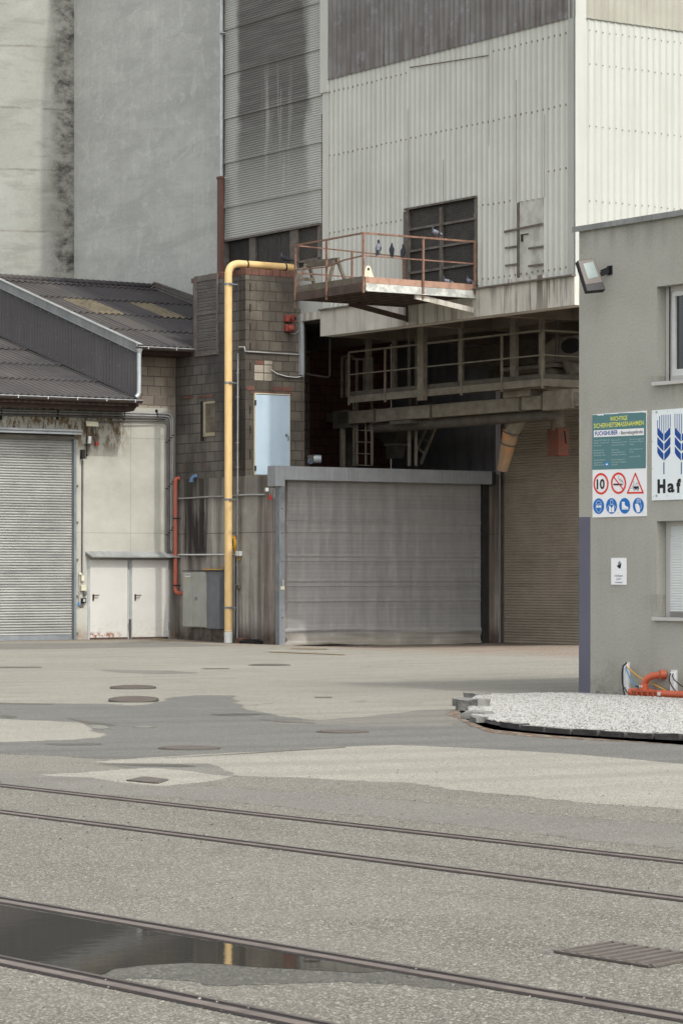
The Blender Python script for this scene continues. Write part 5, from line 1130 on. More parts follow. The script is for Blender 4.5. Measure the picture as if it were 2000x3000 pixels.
# ------------------------------------------------------------------ pigeons
M['pg_body'] = weather('pigeon_grey', C(128,130,138), C(100,102,112), 9, C(60,60,68), .5, (.5,.6), (20,20), fine=.1, bd=0)
M['pg_dark'] = weather('pigeon_dark', C(56,58,66), C(44,48,52), 9, fine=.1, bd=0)
M['pg_neck'] = weather('pigeon_neck', C(60,78,76), C(72,58,84), 14, fine=.1, bd=0, rough=.4)
M['pg_leg'] = flat('pigeon_leg', C(150,90,80))
def pigeon(base, yaw, pitch, lab, dark=False, s=1.):
    """base: point under the feet in grid space; yaw: facing in grid space"""
    T = thing('pigeon', lab, 'pigeon', base, 'pigeons on the balcony and pipe')
    cp, sp = math.cos(pitch), math.sin(pitch); fx, fy = math.cos(yaw), math.sin(yaw)
    leg = .05*s
    def P(a_, b_, c_):                        # a forward, b left, c up, around the hips
        f = a_*cp - c_*sp; u = a_*sp + c_*cp
        return (base[0]+(f*fx - b_*fy)*s, base[1]+(f*fy + b_*fx)*s, base[2]+leg+(u+.06)*s)
    rings = [(-.23,-.015,.022,.006,2),(-.14,-.008,.03,.014,2),(-.08,.0,.045,.04,0),(-.02,.0,.062,.06,0),(.04,.005,.062,.064,0),(.09,.02,.05,.055,0),(.115,.05,.032,.036,1),(.122,.085,.024,.026,1),(.128,.11,.026,.027,1),(.145,.118,.02,.02,1),(.162,.114,.007,.007,2),(.182,.108,.002,.002,2)]
    m = MB(); S = 10; vs = []
    for i, (a_, c_, rw, rh, _) in enumerate(rings):
        tilt = 0 if i < 5 else min(1, (i-4)/3) if i < 8 else .3
        for j in range(S):
            t = 2*math.pi*j/S; vs.append(P(a_ - math.sin(t)*rh*tilt*.8, math.cos(t)*rw, c_ + math.sin(t)*rh*(1-.4*tilt)))
    for i in range(len(rings)-1):
        m.add([vs[i*S+j] for j in range(S)]+[vs[(i+1)*S+j] for j in range(S)], [(j, (j+1) % S, S+(j+1) % S, S+j) for j in range(S)], rings[i][4], True)
    for b_ in (-.025, .025): q = P(0, b_, -.04); m.tube([q, (q[0], q[1], base[2]+.008)], .005, 5, 3); m.bar((q[0]-.01*fx, q[1]-.01*fy, base[2]+.004), (q[0]+.03*fx, q[1]+.03*fy, base[2]+.004), .012, .006, 3)
    m.build('body', [M['pg_dark' if dark else 'pg_body'], M['pg_neck'], M['pg_dark'], M['pg_leg']], T)
    for sd_ in (-1, 1):
        m = MB(); vs = []
        R2 = [(.07,.02,.002,.01),(.05,.012,.01,.035),(0,.005,.012,.042),(-.07,-.0,.01,.034),(-.14,-.012,.006,.02),(-.19,-.018,.002,.006)]
        for a_, c_, rw, rh in R2:
            for j in range(8): t = 2*math.pi*j/8; vs.append(P(a_, sd_*(.054-.12*max(0,-a_-.02)*1.2) + math.cos(t)*rw, c_+math.sin(t)*rh))
        for i in range(5): m.add([vs[i*8+j] for j in range(8)]+[vs[(i+1)*8+j] for j in range(8)], [(j, (j+1) % 8, 8+(j+1) % 8, 8+j) for j in range(8)], (0,0,1,0,1)[i], True)
        m.build('wing', [M['pg_dark' if dark else 'pg_body'], M['pg_dark']], T)
YR_ = 0
def farrail(px): return (ux(px,gyf), gyf, ztr-.02-.08*(ux(px,gyf)-gxo)/(VS-.15-gxo)+.018)
pigeon(farrail(1108), math.radians(200+0)-math.radians(160), math.radians(50), 'plump grey pigeon on the inner rail, leftmost of the three in a row', s=1.18)
pigeon(farrail(1147), math.radians(60), math.radians(58), 'slim dark brownish pigeon on the inner rail, middle of the three', True)
pigeon(farrail(1180), math.radians(40), math.radians(52), 'slim black pigeon on the inner rail, rightmost of the three in a row', True)
pigeon((ux(1275,gyn), gyn-.04, ztr+.025), math.radians(185), math.radians(5), 'grey pigeon balancing on the outer top rail in front of the mesh door', s=1.1)
pigeon((ux(1318,gyn)+.0, gyn+.1, zdk-.05+.12), math.radians(180), math.radians(0), 'pale pigeon sitting on the balcony deck below the mesh door', s=1.)
pigeon((ux(1385,gyn)-.0, gyn+.1, zdk+.1), math.radians(120), math.radians(20), 'pale pigeon on the deck at the corner post of the balcony', s=1.)
pigeon((ux(838,yp), yp, ztp+r), math.radians(150), math.radians(10), 'dark grey pigeon on the horizontal run of the yellow pipe', True, 1.15)
# ------------------------------------------------------------------ gantry walkway in the bay
gk = 45.0
y0, y1 = vy(1590,gk), vy(1025,gk); zk1 = vz(1590,968,gk); zk0 = vz(1590,1103,gk); zkm = vz(1590,1040,gk)
T = thing('gantry_walkway', 'dusty steel walkway with railings hanging under the building over the bay', 'walkway', (gk, (y0+y1)/2, zk0))
m = MB(); m.box(gk, gk+1.2, y0, y1, zk0-.13, zk0-.06); m.box(gk+1.2, VR-.6, y0, y0+1.2, zk0-.13, zk0-.06); m.build('deck', M['slab'], T)
m = MB(); m.box(gk-.03, gk, y0, y1, zk0-.24, zk0-.05); m.box(gk, VR-.3, y0-.03, y0, zk0-.24, zk0-.05); m.build('edge_beam', M['dust'], T)
m = MB(); m.box(gk-.025, gk-.005, y0, y1, zk0-.04, zk0+.07); m.box(gk, VR-.3, y0-.025, y0-.005, zk0-.04, zk0+.07); m.build('toe_board', M['dustd'], T)
for px in (1025,1131,1354,1472,1590): y = vy(px,gk); m = MB(); m.bar((gk-.035, y, zk0-.3), (gk-.035, y, zk1), .05, .05); m.build('railing_post', M['dust'], T)
m = MB(); x = ux(1240,66); 
for z, wd in ((zk1,.05),(zkm,.035)): 
    m = MB(); m.bar((gk-.035, y0, z), (gk-.035, y1, z), wd, wd); m.bar((gk-.035, y0-.02, z), (VR-.3, y0-.02, z), wd, wd); m.build('rail', M['dust'], T)
for px in (1590+60,): pass
for px, w_, gg, zb_ in ((1236,.17,gk-.1,zk0-.35),(1350,.1,gk+.1,zk0),(1505,.14,gk+.3,zk0),(1155,.1,gk+.9,zk0),(1079,.12,gk+.6,zk0-.1),(1586,.1,gk+.2,zk0),(1198,.06,gk+1.1,zk0-2),(1218,.05,gk+1.2,zk0-2)):
    y = vy(px,gg); m = MB(); m.box(gg-w_*.4, gg+w_*.4, y-w_*.8, y+w_*.8, zb_, 8.72); each(m, 'hanger', M['dust'], T)
# caged ladder end
T = thing('ladder_cage', 'pale barred ladder cage at the left end of the gantry walkway', 'ladder', (gk+.5, vy(1030,gk), 6)); 
for px, p0, p1 in ((1001,1048,1165),(1015,1050,1163),(1045,1055,1360),(1067,1055,1160),(1089,1050,1362)):
    g3 = gk+.6; y = vy(px,g3); m = MB(); m.bar((g3, y, vz(px,p1,g3)), (g3, y, vz(px,p0,g3)), .035, .07); m.build('bar', M['dust'], T)
m = MB(); g3 = gk+.6
for pts in (((1001,1046),(1018,1043),(1033,1045)), ((1033,1050),(1060,1053),(1089,1048))):
    for a_, b_ in zip(pts, pts[1:]): m.bar(onV(*a_, g3), onV(*b_, g3), .05, .06)
m.build('hoop', M['dust'], T)
m = MB()
for py in (1262,1296,1330,1364): m.bar(onV(1037,py-2,g3), onV(1089,py,g3), .025, .025)
each(m, 'rung', M['dust'], T)
m = MB(); m.bar(onV(1036,1165,g3), onV(1036,1365,g3), .05, .05); m.bar(onV(1071,1240,g3), onV(1071,1365,g3), .04, .04); each(m, 'side_rail', M['dust'], T)
# conveyor trough
g4 = 45.4; T = thing('conveyor_trough', 'long dusty square conveyor trough under the gantry walkway', 'conveyor', (g4, 62, 6))
za, zb_ = (vz(1300,1179,g4)+vz(1588,1161,g4))/2, (vz(1263,1223,g4)+vz(1586,1198,g4))/2
m = MB(); m.box(g4, g4+.45, vy(1720,g4), vy(985,g4), zb_, za); m.build('trough', M['dust'], T, bevel=.01)
m = MB()
for px in (1098,1262,1523,1588): y = vy(px,g4); m.box(g4-.03, g4+.48, y-.04, y+.04, zb_-.04, za+.03)
each(m, 'flange', M['dustd'], T)
m = MB(); m.tube([(g4+.35, vy(1060,g4), zb_-.12), (g4+.35, vy(1600,g4), zb_-.12)], .16, 12); m.build('screw_tube', M['dustd'], T)
m = MB(); m.box(g4-.05, g4+.2, vy(1680,g4), vy(1592,g4), zb_-.05, za+.1); m.box(g4-.1, g4+.5, vy(1480,g4)-.0, vy(1560,g4), za+.0, za+.18); m.build('drive_housing', M['dust'], T, bevel=.02)
m = MB(); m.box(g4-.1, g4+.35, vy(1210,g4), vy(1150,g4), zb_-.12, zb_-.02); m.box(g4+.0, g4+.3, vy(1020,g4), vy(975,g4), zb_-.1, za+.05); each(m, 'support', M['dustd'], T)
m = MB(); x = g4+.1; m.bar((x, vy(1003,x), vz(1003,1212,x)), (x, vy(1003,x), -.1), .1, .12)
solo('steel_column', 'dusty steel column carrying the left end of the conveyor trough', 'column', m, M['dust'], (x, vy(1003,x), 0))
# discharge spout with orange sleeve
g5 = 46.0; T = thing('discharge_spout', 'angled dusty spout ending in a scuffed orange sleeve', 'spout', (g5, vy(1490,g5), 4.5))
A_, B_, C_, D_ = onV(1538,1198,g5), onV(1498,1266,g5), onV(1488,1300,g5), onV(1470,1378,g5)
m = MB(); m.tube([A_, B_], .2, 16); m.build('spout_pipe', M['dust'], T)
M['osleeve'] = weather('scuffed_orange_sleeve', C(150,120,88), C(128,110,88), 3.2, C(196,112,44), .9, (.57,.61), (3,2.5), fine=.2)
m = MB(); m.tube([Vector(B_)+Vector((0,.02,.06)), C_, D_], .2, 16, rr=[.22,.2,.14], cap=False); m.build('orange_sleeve', M['osleeve'], T)
m = MB()
for q, w_ in ((A_, .23),(B_, .24),(C_, .215)): 
    d_ = (Vector(D_)-Vector(B_)).normalized()*.02 if q != A_ else (Vector(B_)-Vector(A_)).normalized()*.02
    m.tube([Vector(q)-d_, Vector(q)+d_], w_, 16)
each(m, 'clamp_ring', M['dustd'], T)
g6 = 47.3; T = thing('red_chute', 'short faded red square chute hanging in front of the brown shutter', 'chute', (g6, vy(1633,g6), 5.5))
m = MB(); y = vy(1633,g6); m.tube([(g6, y, vz(1633,1190,g6)), (g6, y, vz(1633,1262,g6))], .2, 14); m.build('collar', M['dust'], T)
m = MB(); m.box(g6-.17, g6+.17, y-.24, y+.24, vz(1633,1336,g6), vz(1633,1255,g6)); m.build('chute_box', weather('faded_red_chute', C(138,66,54), C(112,84,70), 3, C(96,80,68), .7, (.45,.55), (3,3), fine=.2), T, bevel=.01)
m = MB(); m.bar(onV(1652,1262,g6-.1), onV(1657,1300,g6-.1), .03, .03); m.build('lever', M['black'], T)
# machine at top right
g7 = 46.2; T = thing('bulk_machine', 'rounded dusty machine casing with a dark round hole on the walkway', 'machine', (g7, vy(1640,g7), 7))
za, zb_ = vz(1640,985,g7), vz(1640,1062,g7); ya, yb = vy(1568,g7), vy(1720,g7)
m = MB(); pts = [(g7, ya, zb_), (g7, ya-.2, za-.25), (g7, ya-.7, za), (g7, yb, za), (g7, yb, zb_)]; m.prism(pts, (1.2,0,0)); m.build('casing', M['dust'], T, bevel=.06)
m = MB(); yc, zc = V(1672,1013,g7); m.prism([(g7-.006, yc+.42*math.cos(t*.3927), zc+.2*math.sin(t*.3927)) for t in range(16)], (.004,0,0)); m.build('round_hole', M['groove'], T)
m = MB(); m.box(g7-.2, g7+.5, vy(1640,g7), vy(1482,g7), zb_-.12, zb_-.02); m.build('base_frame', M['dust'], T)
m = MB(); m.tube([onV(1600,1110,g7+.2), onV(1640,1075,g7+.2)], .28, 12); m.tube([onV(1690,1105,g7+.2), onV(1668,1060,g7+.2)], .22, 12); m.build('feed_pipe', M['dust'], T)
m = MB(); m.tube([onV(1628,905,g7-.3), onV(1633,930,g7-.3), onV(1630,1050,g7-.3)], .06, 10); m.box(g7-.6, g7-.1, vy(1620,g7), vy(1592,g7), vz(1605,915,g7), vz(1605,896,g7)); m.build('overhead_pipe', M['dustd'], T)
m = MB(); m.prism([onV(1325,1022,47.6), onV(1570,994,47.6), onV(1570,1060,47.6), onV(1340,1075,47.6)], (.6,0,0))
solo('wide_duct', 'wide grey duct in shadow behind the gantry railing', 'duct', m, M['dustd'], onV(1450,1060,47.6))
# hopper, ladder, motor
g8 = 47.0; T = thing('dark_hopper', 'dark steel hopper tapering down in the middle of the bay', 'hopper', onV(1165,1340,g8))
def ring4(y, z, w_, d_): return [(g8-d_, y-w_, z), (g8+d_, y-w_, z), (g8+d_, y+w_, z), (g8-d_, y+w_, z)]
m = MB(); yh = vy(1165,g8); zt_ = vz(1165,1245,g8); a_ = ring4(yh, zt_, .75, .5); b_ = ring4(yh+.1, zt_-.55, .22, .2); c_ = ring4(yh+.15, zt_-.95, .18, .16)
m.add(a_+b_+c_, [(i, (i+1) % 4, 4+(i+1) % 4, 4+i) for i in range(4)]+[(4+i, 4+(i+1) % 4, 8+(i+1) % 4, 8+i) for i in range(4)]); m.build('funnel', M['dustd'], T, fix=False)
m = MB(); m.box(g8-.24, g8+.24, yh-.15, yh+.36, zt_-.58, zt_-.53); each(m, 'flange', M['dust'], T)
T = thing('leaning_ladder', 'wooden ladder leaning in the dark back of the bay', 'ladder', onV(1240,1360,g8)); e1, e2 = (onV(1278,1242,g8), onV(1233,1358,g8)), (onV(1252,1242,g8), onV(1214,1335,g8))
for e_ in (e1, e2): m = MB(); m.bar(e_[0], e_[1], .05, .08); m.build('stile', M['dust'], T)
for f_ in (.15,.45,.75): m = MB(); m.bar(Vector(e1[0]).lerp(Vector(e1[1]),f_), Vector(e2[0]).lerp(Vector(e2[1]),f_), .04, .05); each(m, 'rung', M['dust'], T)
gg = UF+.1; T = thing('door_motor', 'small round electric motor on top of the fabric door header', 'motor', (ux(925,gg), gg, zt))
m = MB(); x = ux(925,gg); zc = uz(925,1345,gg); m.tube([(x-.08, gg+.0, zc), (x+.1, gg-.1, zc)], .11, 16); m.build('motor_body', M['steel'], T)
m = MB(); m.box(x-.2, x-.05, gg-.08, gg+.12, zc-.12, zc+.1); m.build('gearbox', M['dustd'], T, bevel=.02)
m = MB(); m.tube([(x-.24+.05*math.cos(t*.5), gg-.1, zc-.07+.07*math.sin(t*.5)) for t in range(14)], .01, 6); m.build('cable_loop', M['blue'], T)
# wall boxes in the bay
gg = UT+.9
m = ubox(955,1210,980,1240,YB-.05,.0,.3); m.box(ux(973,YB-.4), ux(1000,YB-.4), YB-.5, YB-.1, uz(985,1240,YB), uz(985,1212,YB)); solo('switch_housing', 'pair of dusty boxes on the dark block wall at the left of the bay', 'box', m, M['dust'], (ux(970,YB), YB, 5), bevel=.02)
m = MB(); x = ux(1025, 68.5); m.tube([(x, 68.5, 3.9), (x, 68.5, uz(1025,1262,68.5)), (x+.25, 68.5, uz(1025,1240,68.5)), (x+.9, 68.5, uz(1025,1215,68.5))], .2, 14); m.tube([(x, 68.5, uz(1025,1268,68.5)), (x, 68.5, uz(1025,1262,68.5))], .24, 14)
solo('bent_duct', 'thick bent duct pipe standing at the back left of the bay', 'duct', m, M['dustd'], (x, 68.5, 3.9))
# ------------------------------------------------------------------ grey office building
T = thing('grey_building', 'grey rendered two storey office building with slate blue corner stripe', 'building', (VG, UG, 0))
ye = 26.5; ZG = 6.86
w1 = (vy(1922,VG), vz(1922,840,VG), vz(1922,1120,VG)); w2 = (vy(1922,VG), vz(1922,1527,VG), vz(1922,1808,VG)); yw = w1[0]; ywe = yw-1.6
m = MB(); m.box(VG, VG+.4, yw, UG, -.1, ZG)
m.box(VG, VG+.4, ywe, yw, -.1, w2[2]); m.box(VG, VG+.4, ywe, yw, w2[1], w1[2]); m.box(VG, VG+.4, ywe, yw, w1[1], ZG); m.box(VG, VG+.4, ye, ywe, -.1, ZG)
m.box(VG+.4, VG+9, UG-.35, UG, -.1, ZG); m.box(VG+.4, VG+9, ye, ye+.3, -.1, ZG); m.box(VG+8.7, VG+9, ye, UG, -.1, ZG)
m.build('wall', M['render'], T)
m = MB(); m.box(VG+.3, VG+9, ye, UG, ZG-.15, ZG-.02); m.build('roof_slab', M['dark'], T)
m = MB(); m.box(VG+.5, VG+.6, ye+.3, UG-.4, 0, ZG-.3); m.build('room_partition', M['dark'], T)
m = MB(); m.box(VG-.003, VG, vy(1728,VG), UG+.003, -.1, vz(1700,1515,VG)); m.box(VG-.003, VG+.5, UG, UG+.003, -.1, vz(1700,1515,VG)); m.build('blue_corner_stripe', M['renderblue'], T)
m = MB(); m.box(VG-.06, VG+.3, ye, UG+.08, ZG, ZG+.05); m.box(VG-.065, VG-.055, ye, UG+.085, ZG-.03, ZG+.05); m.box(VG+.3, VG+9, UG-.3, UG+.08, ZG, ZG+.05); m.build('roof_edge_flashing', M['zinc'], T)
for i, (top, bot) in enumerate(((w1[1], w1[2]), (w2[1], w2[2]))):
    m = MB(); xw = VG+.16
    a_ = yw-.012
    m.box(xw, xw+.07, a_-.09, a_, bot, top); m.box(xw, xw+.07, ywe, a_-.09, top-.07, top); m.box(xw, xw+.07, ywe, a_-.09, bot, bot+.09)
    fr = m.build('window', M['white'], T); tag(fr, ['upper window with bare dark glass', 'lower window with its white roller blind closed'][i])
    if i == 0:
        m = MB(); b0 = a_-.1; m.box(xw+.02, xw+.08, b0-.08, b0-.0, bot+.09, top-.07); m.box(xw+.02, xw+.08, ywe, b0-.08, top-.14, top-.07); m.box(xw+.02, xw+.08, ywe, b0-.08, bot+.09, bot+.18); m.build('sash', M['whitepl'], fr)
        m = MB(); m.box(xw+.05, xw+.06, ywe, b0-.08, bot+.18, top-.14); m.build('pane', M['glass'], fr)
        m = MB(); m.box(xw-.012, xw, a_-.1, a_-.085, bot, top); m.build('seal', M['black'], fr)
    else:
        m = MB(); z = bot+.07; vs = []; P = [(0,.2),(.08,0),(.2,.7),(.5,1),(.8,.7),(.95,.2)]
        nn = int((top-z)/.037)
        for j in range(nn):
            for t, h_ in P: vs += [(xw+.015-.008*h_, ywe, z+(j+t)*.037), (xw+.015-.008*h_, a_-.09, z+(j+t)*.037)]
        m.add(vs, [(2*q, 2*q+1, 2*q+3, 2*q+2) for q in range(nn*6-1)]); m.build('roller_blind', weather('pale_blind', SH(190,194,192), SH(184,188,186), 2, fine=.03, bd=0, rough=.5), fr, fix=False)
        m = MB(); m.box(xw-.0, xw+.02, ywe, a_-.09, bot, bot+.08); m.build('blind_rail', M['white'], fr)
    m = MB(); m.box(VG-.06, VG+.16, ywe-.05, yw+.045, bot-.05, bot+.0); m.build('sill', M['white'], fr, bevel=.004)
m = MB(); 
# floodlight
def W2G(v): return Vector((v.x*CA+v.y*SA, -v.x*SA+v.y*CA, v.z))
def cp(px, py, d): return W2G(Vector(((px-1000)/FPX*d, d, CAMH+(HOR-py)/FPX*d)))
T = thing('floodlight', 'black floodlight with motion sensor tilted down on the grey wall', 'floodlight', (VG-.1, vy(1770,VG), 6))
dF = 41.9
TL, TR, BR, BL = cp(1690,763,dF), cp(1741,755,dF+.12), cp(1766,828,dF+.0), cp(1713,836,dF-.12)
nb = (TR-TL).cross(BL-TL).normalized(); back = nb if nb.y > 0 else -nb
BL2, BR2 = BL+(BL-TL)*.24, BR+(BR-TR)*.28
m = MB(); m.prism([TL, TR, BR2, BL2], back*.09); m.build('body', M['black'], T, bevel=.008)
def lerp4(u_, v_): return TL.lerp(TR, u_).lerp(BL.lerp(BR, u_), v_)
m = MB(); f0 = [lerp4(.03,.03), lerp4(.97,.03), lerp4(.97,.97), lerp4(.03,.97)]; f1 = [lerp4(.24,.17)+back*.02, lerp4(.82,.14)+back*.02, lerp4(.84,.74)+back*.02, lerp4(.26,.78)+back*.02]
off = back*-.004
m.add([p+off for p in f0]+[p+off for p in f1], [(i, (i+1) % 4, 4+(i+1) % 4, 4+i) for i in range(4)]); 
m = MB(); q0 = [p-back*.004 for p in f0]; q1 = [lerp4(.24,.17)-back*.005, lerp4(.82,.14)-back*.005, lerp4(.84,.74)-back*.005, lerp4(.26,.78)-back*.005]
m.add(q0+q1, [(i, (i+1) % 4, 4+(i+1) % 4, 4+i) for i in range(4)]); m.build('reflector', weather('lamp_reflector', C(92,86,80), C(84,78,74), 3, fine=.05, bd=0, rough=.5), T, fix=False)
m = MB(); m.add([p-back*.002 for p in q1], [(0,1,2,3)]); m.build('lens', M['lens'], T, fix=False)
m = MB(); wp = Vector((VG, vy(1785,VG), vz(1785,793,VG))); mid = cp(1760,802,dF+.1)+back*.03; m.bar(mid, wp+Vector((0,0,.0)), .03, .06); m.bar(mid+Vector((0,0,.05)), wp+Vector((0,0,.05)), .02, .03); m.box(VG-.02, VG, wp.y-.06, wp.y+.04, wp.z-.06, wp.z+.07); m.build('bracket', M['black'], T)
m = MB(); s1 = cp(1722,840,dF-.05); s2 = cp(1738,838,dF); m.tube([s1, s2], .028, 10); m.build('motion_sensor', M['whitepl'], T)
m = MB(); m.tube([cp(*p_, dF) for p_ in ((1733,845),(1736,851),(1743,853),(1752,848),(1757,838),(1758,830))], .006, 6); m.build('cable', M['whitepl'], T)
# ------------------------------------------------------------------ sign helpers (all on the grey wall)
def tri_text(s_, bold=0.):
    cu = bpy.data.curves.new('t', 'FONT'); cu.body = s_; cu.size = 1; cu.offset = bold; cu.resolution_u = 3
    ob = bpy.data.objects.new('t', cu); scene.collection.objects.link(ob)
    dg = bpy.context.evaluated_depsgraph_get(); dg.update(); me = bpy.data.meshes.new_from_object(ob.evaluated_get(dg))
    vs = [(v.co.x, v.co.y) for v in me.vertices]; fs = [tuple(p.vertices) for p in me.polygons]
    bpy.data.objects.remove(ob); bpy.data.curves.remove(cu); bpy.data.meshes.remove(me); return vs, fs
def zs(x, y): return (1700+x/5.2267, 1180+y/5.2267)
def sg(x, y, off): px, py = zs(x, y); a_ = V(px, py, VG); return (VG-off, a_[0], a_[1])
def text(m, s_, x0, x1, yb, h, off, mi=0, bold=0., yb2=None):
    vs, fs = tri_text(s_, bold)
    if not vs: return
    xm, xM = min(v[0] for v in vs), max(v[0] for v in vs)
    a_ = sg(x0, yb, off); b_ = sg(x1, yb2 if yb2 is not None else yb, off); zt_ = sg(x0, yb-h, off)[2]
    cap = .73; sc = (zt_-a_[2])/cap
    m.add([(VG-off, a_[1]+(v[0]-xm)/(xM-xm)*(b_[1]-a_[1]), a_[2]+v[1]*sc) for v in vs], fs, mi)
def spoly(m, pts, off, mi=0, f=None): P = [(f or sg)(a_, b_, off) for a_, b_ in pts]; m.add(P, [tuple(range(len(P)))], mi)
def sline(m, pts, w_, off, mi=0):
    P = [Vector(sg(a_, b_, off)) for a_, b_ in pts]
    for a_, b_ in zip(P, P[1:]):
        d = (b_-a_).normalized(); nn = d.cross(Vector((1,0,0)))*w_/2; e_ = d*w_*.3
        m.add([a_-nn-e_, b_-nn+e_, b_+nn+e_, a_+nn-e_], [(0,1,2,3)], mi)
def sell(m, cx, cy, rx_, ry_, off, mi=0, n=32, r2=None):
    o_ = [sg(cx+rx_*math.cos(t*2*math.pi/n), cy+ry_*math.sin(t*2*math.pi/n), off) for t in range(n)]
    if r2:
        i_ = [sg(cx+rx_*r2*math.cos(t*2*math.pi/n), cy+ry_*r2*math.sin(t*2*math.pi/n), off) for t in range(n)]
        m.add(o_+i_, [(t, (t+1) % n, n+(t+1) % n, n+t) for t in range(n)], mi)
    else: m.add(o_, [tuple(range(n))], mi)
T = thing('safety_sign', 'tall green and white safety rules sign with pictograms on the grey wall', 'sign', sg(590,1740,0))
m = MB(); a_, b_ = sg(188,182,0), sg(1012,1735,0); m.box(VG-.012, VG, b_[1], a_[1], b_[2], a_[2]); m.build('board', M['s_white'], T)
m = MB(); tp = [(188,188),(250,184),(262,192),(300,196),(330,190),(352,200),(360,178),(560,170),(600,160),(880,152),(940,146),(1010,152),(1006,1003),(184,1028)]; spoly(m, tp, .014); m.build('green_panel', M['s_green'], T, fix=False)
m = MB(); spoly(m, [(212,425),(978,388),(978,494),(212,528)], .016); m.build('name_strip', M['s_cream'], T, fix=False)
m = MB(); text(m, 'WICHTIGE', 460, 726, 280, 68, .017, 0, .008, 262); text(m, 'SICHERHEITSMASSNAHMEN', 212, 976, 390, 72, .017, 0, .004, 354); m.build('heading', M['s_yellow'], T, fix=False)
m = MB(); text(m, 'FUCHSHUBER', 232, 580, 505, 66, .018, 0, .02, 490); m.build('company_name', M['s_navy'], T, fix=False)
m = MB(); text(m, '- Betriebsgelände', 596, 962, 488, 56, .018, 0, .005, 472); m.build('site_name', M['s_black'], T, fix=False)
m = MB()
for s_, x0, x1, y in (('Achtung: LKW, Stapler und',212,448,592),('Radlader - Werksverkehr',212,446,630),('hat Vorrang!',212,328,668),('Bei Betreten des',212,366,742),('Betriebsgeländes',212,372,780),('Anmeldung im Büro.',212,400,818),('Gesamtes Betriebs-',212,396,892),('gelände wird',212,332,930),('VIDEO überwacht!',212,376,968),
                     ('Betreten ohne',484,620,584),('Warnkleidung und festen',484,722,622),('Schuhwerk verboten.',484,690,660),('Warn- und',484,586,734),('Hinweisschilder sind',484,684,772),('unbedingt zu beachten.',484,708,808),('Nur die Gehwege und',484,690,884),('Fahrwege laut Lageplan',484,712,922),('benützen.',484,576,960),
                     ('Den Anordnungen des',760,976,572),('Personals ist Folge zu',760,972,608),('leisten.',760,830,646),('Eltern haften für ihre',760,962,724),('Kinder.',760,826,762),('Hier gilt die StVO.',760,928,838)):
    text(m, s_, x0, x1, y, 24, .016, 0, .004, y-(x1-x0)*.03)
m.build('small_print', M['s_grey'], T, fix=False)
m = MB(); spoly(m, [(384,914),(440,911),(440,965),(384,968)], .016, 0); spoly(m, [(396,940),(412,930),(430,934),(428,952),(400,954)], .018, 1); m.build('camera_symbol', [M['s_cyan'], M['s_white']], T, fix=False)
m = MB(); sell(m, 320, 1240, 116, 165, .015, 0, 40, .8); text(m, '10', 254, 376, 1318, 150, .015, 1, .03, 1314); m.build('speed_limit_symbol', [M['s_red'], M['s_black']], T, fix=False)
m = MB(); sell(m, 588, 1231, 117, 165, .015, 0, 40, .8); spoly(m, [(510,1238),(640,1238),(640,1264),(510,1264)], .0155, 1); spoly(m, [(643,1238),(664,1238),(664,1264),(643,1264)], .0155, 2)
sline(m, [(596,1122),(584,1150),(598,1172),(622,1168),(632,1186),(652,1196),(660,1228)], .006, .0155, 1); sline(m, [(600,1180),(616,1196),(640,1208),(648,1228)], .005, .0155, 1); sline(m, [(512,1130),(662,1326)], .02, .017, 0)
m.build('no_smoking_symbol', [M['s_red'], M['s_black'], M['s_grey']], T, fix=False)
m = MB(); spoly(m, [(710,1395),(846,1058),(980,1388),(972,1368),(846,1110),(742,1368)], .0148, 0) if False else None
for e_ in (((726,1380),(846,1084)), ((846,1084),(964,1376)), ((964,1376),(726,1380))): sline(m, e_, .026, .015, 0)
spoly(m, [(815,1282),(895,1278),(900,1318),(822,1322)], .0155, 1); sline(m, [(822,1200),(824,1316)], .006, .0155, 1); sline(m, [(848,1284),(862,1228),(884,1228),(888,1280)], .005, .0155, 1); sline(m, [(776,1308),(806,1308),(808,1260)], .005, .0155, 1)
for cx_ in (834, 882): sell(m, cx_, 1324, 16, 20, .016, 1, 16); sell(m, cx_, 1324, 8, 10, .0165, 2, 12)
m.build('forklift_symbol', [M['s_red'], M['s_black'], M['s_white']], T, fix=False)
m = MB(); B = .0155
for cx_, cy_ in ((285,1583),(482,1580),(683,1577),(891,1574)): sell(m, cx_, cy_, 84, 120, .015, 0, 32)
# goggles head
sline(m, [(243,1566),(248,1530),(268,1505),(290,1500),(314,1512),(326,1540),(326,1566)], .005, B, 1); sline(m, [(246,1545),(275,1556),(300,1548),(322,1546)], .005, B, 1); spoly(m, [(244,1574),(284,1572),(282,1606),(256,1610)], B, 1); spoly(m, [(290,1572),(328,1572),(318,1606),(292,1608)], B, 1); sline(m, [(244,1590),(250,1640),(275,1674),(300,1674),(322,1640),(328,1588)], .005, B, 1)
# vest
sline(m, [(462,1510),(468,1488),(484,1480),(500,1490),(504,1512),(500,1545),(484,1562),(468,1545),(462,1510)], .005, B, 1); sline(m, [(462,1505),(482,1494),(503,1505)], .004, B, 1); sline(m, [(470,1556),(430,1582),(412,1630)], .005, B, 1); sline(m, [(496,1556),(534,1580),(552,1624)], .005, B, 1)
spoly(m, [(446,1588),(462,1580),(480,1616),(480,1676),(440,1676),(444,1620)], B, 1); spoly(m, [(520,1580),(506,1578),(486,1616),(486,1676),(522,1676),(524,1620)], B, 1)
# boot
spoly(m, [(640,1516),(684,1516),(684,1560),(700,1582),(736,1598),(740,1616),(640,1612)], B, 1); spoly(m, [(640,1616),(740,1620),(738,1634),(640,1634)], B, 1)
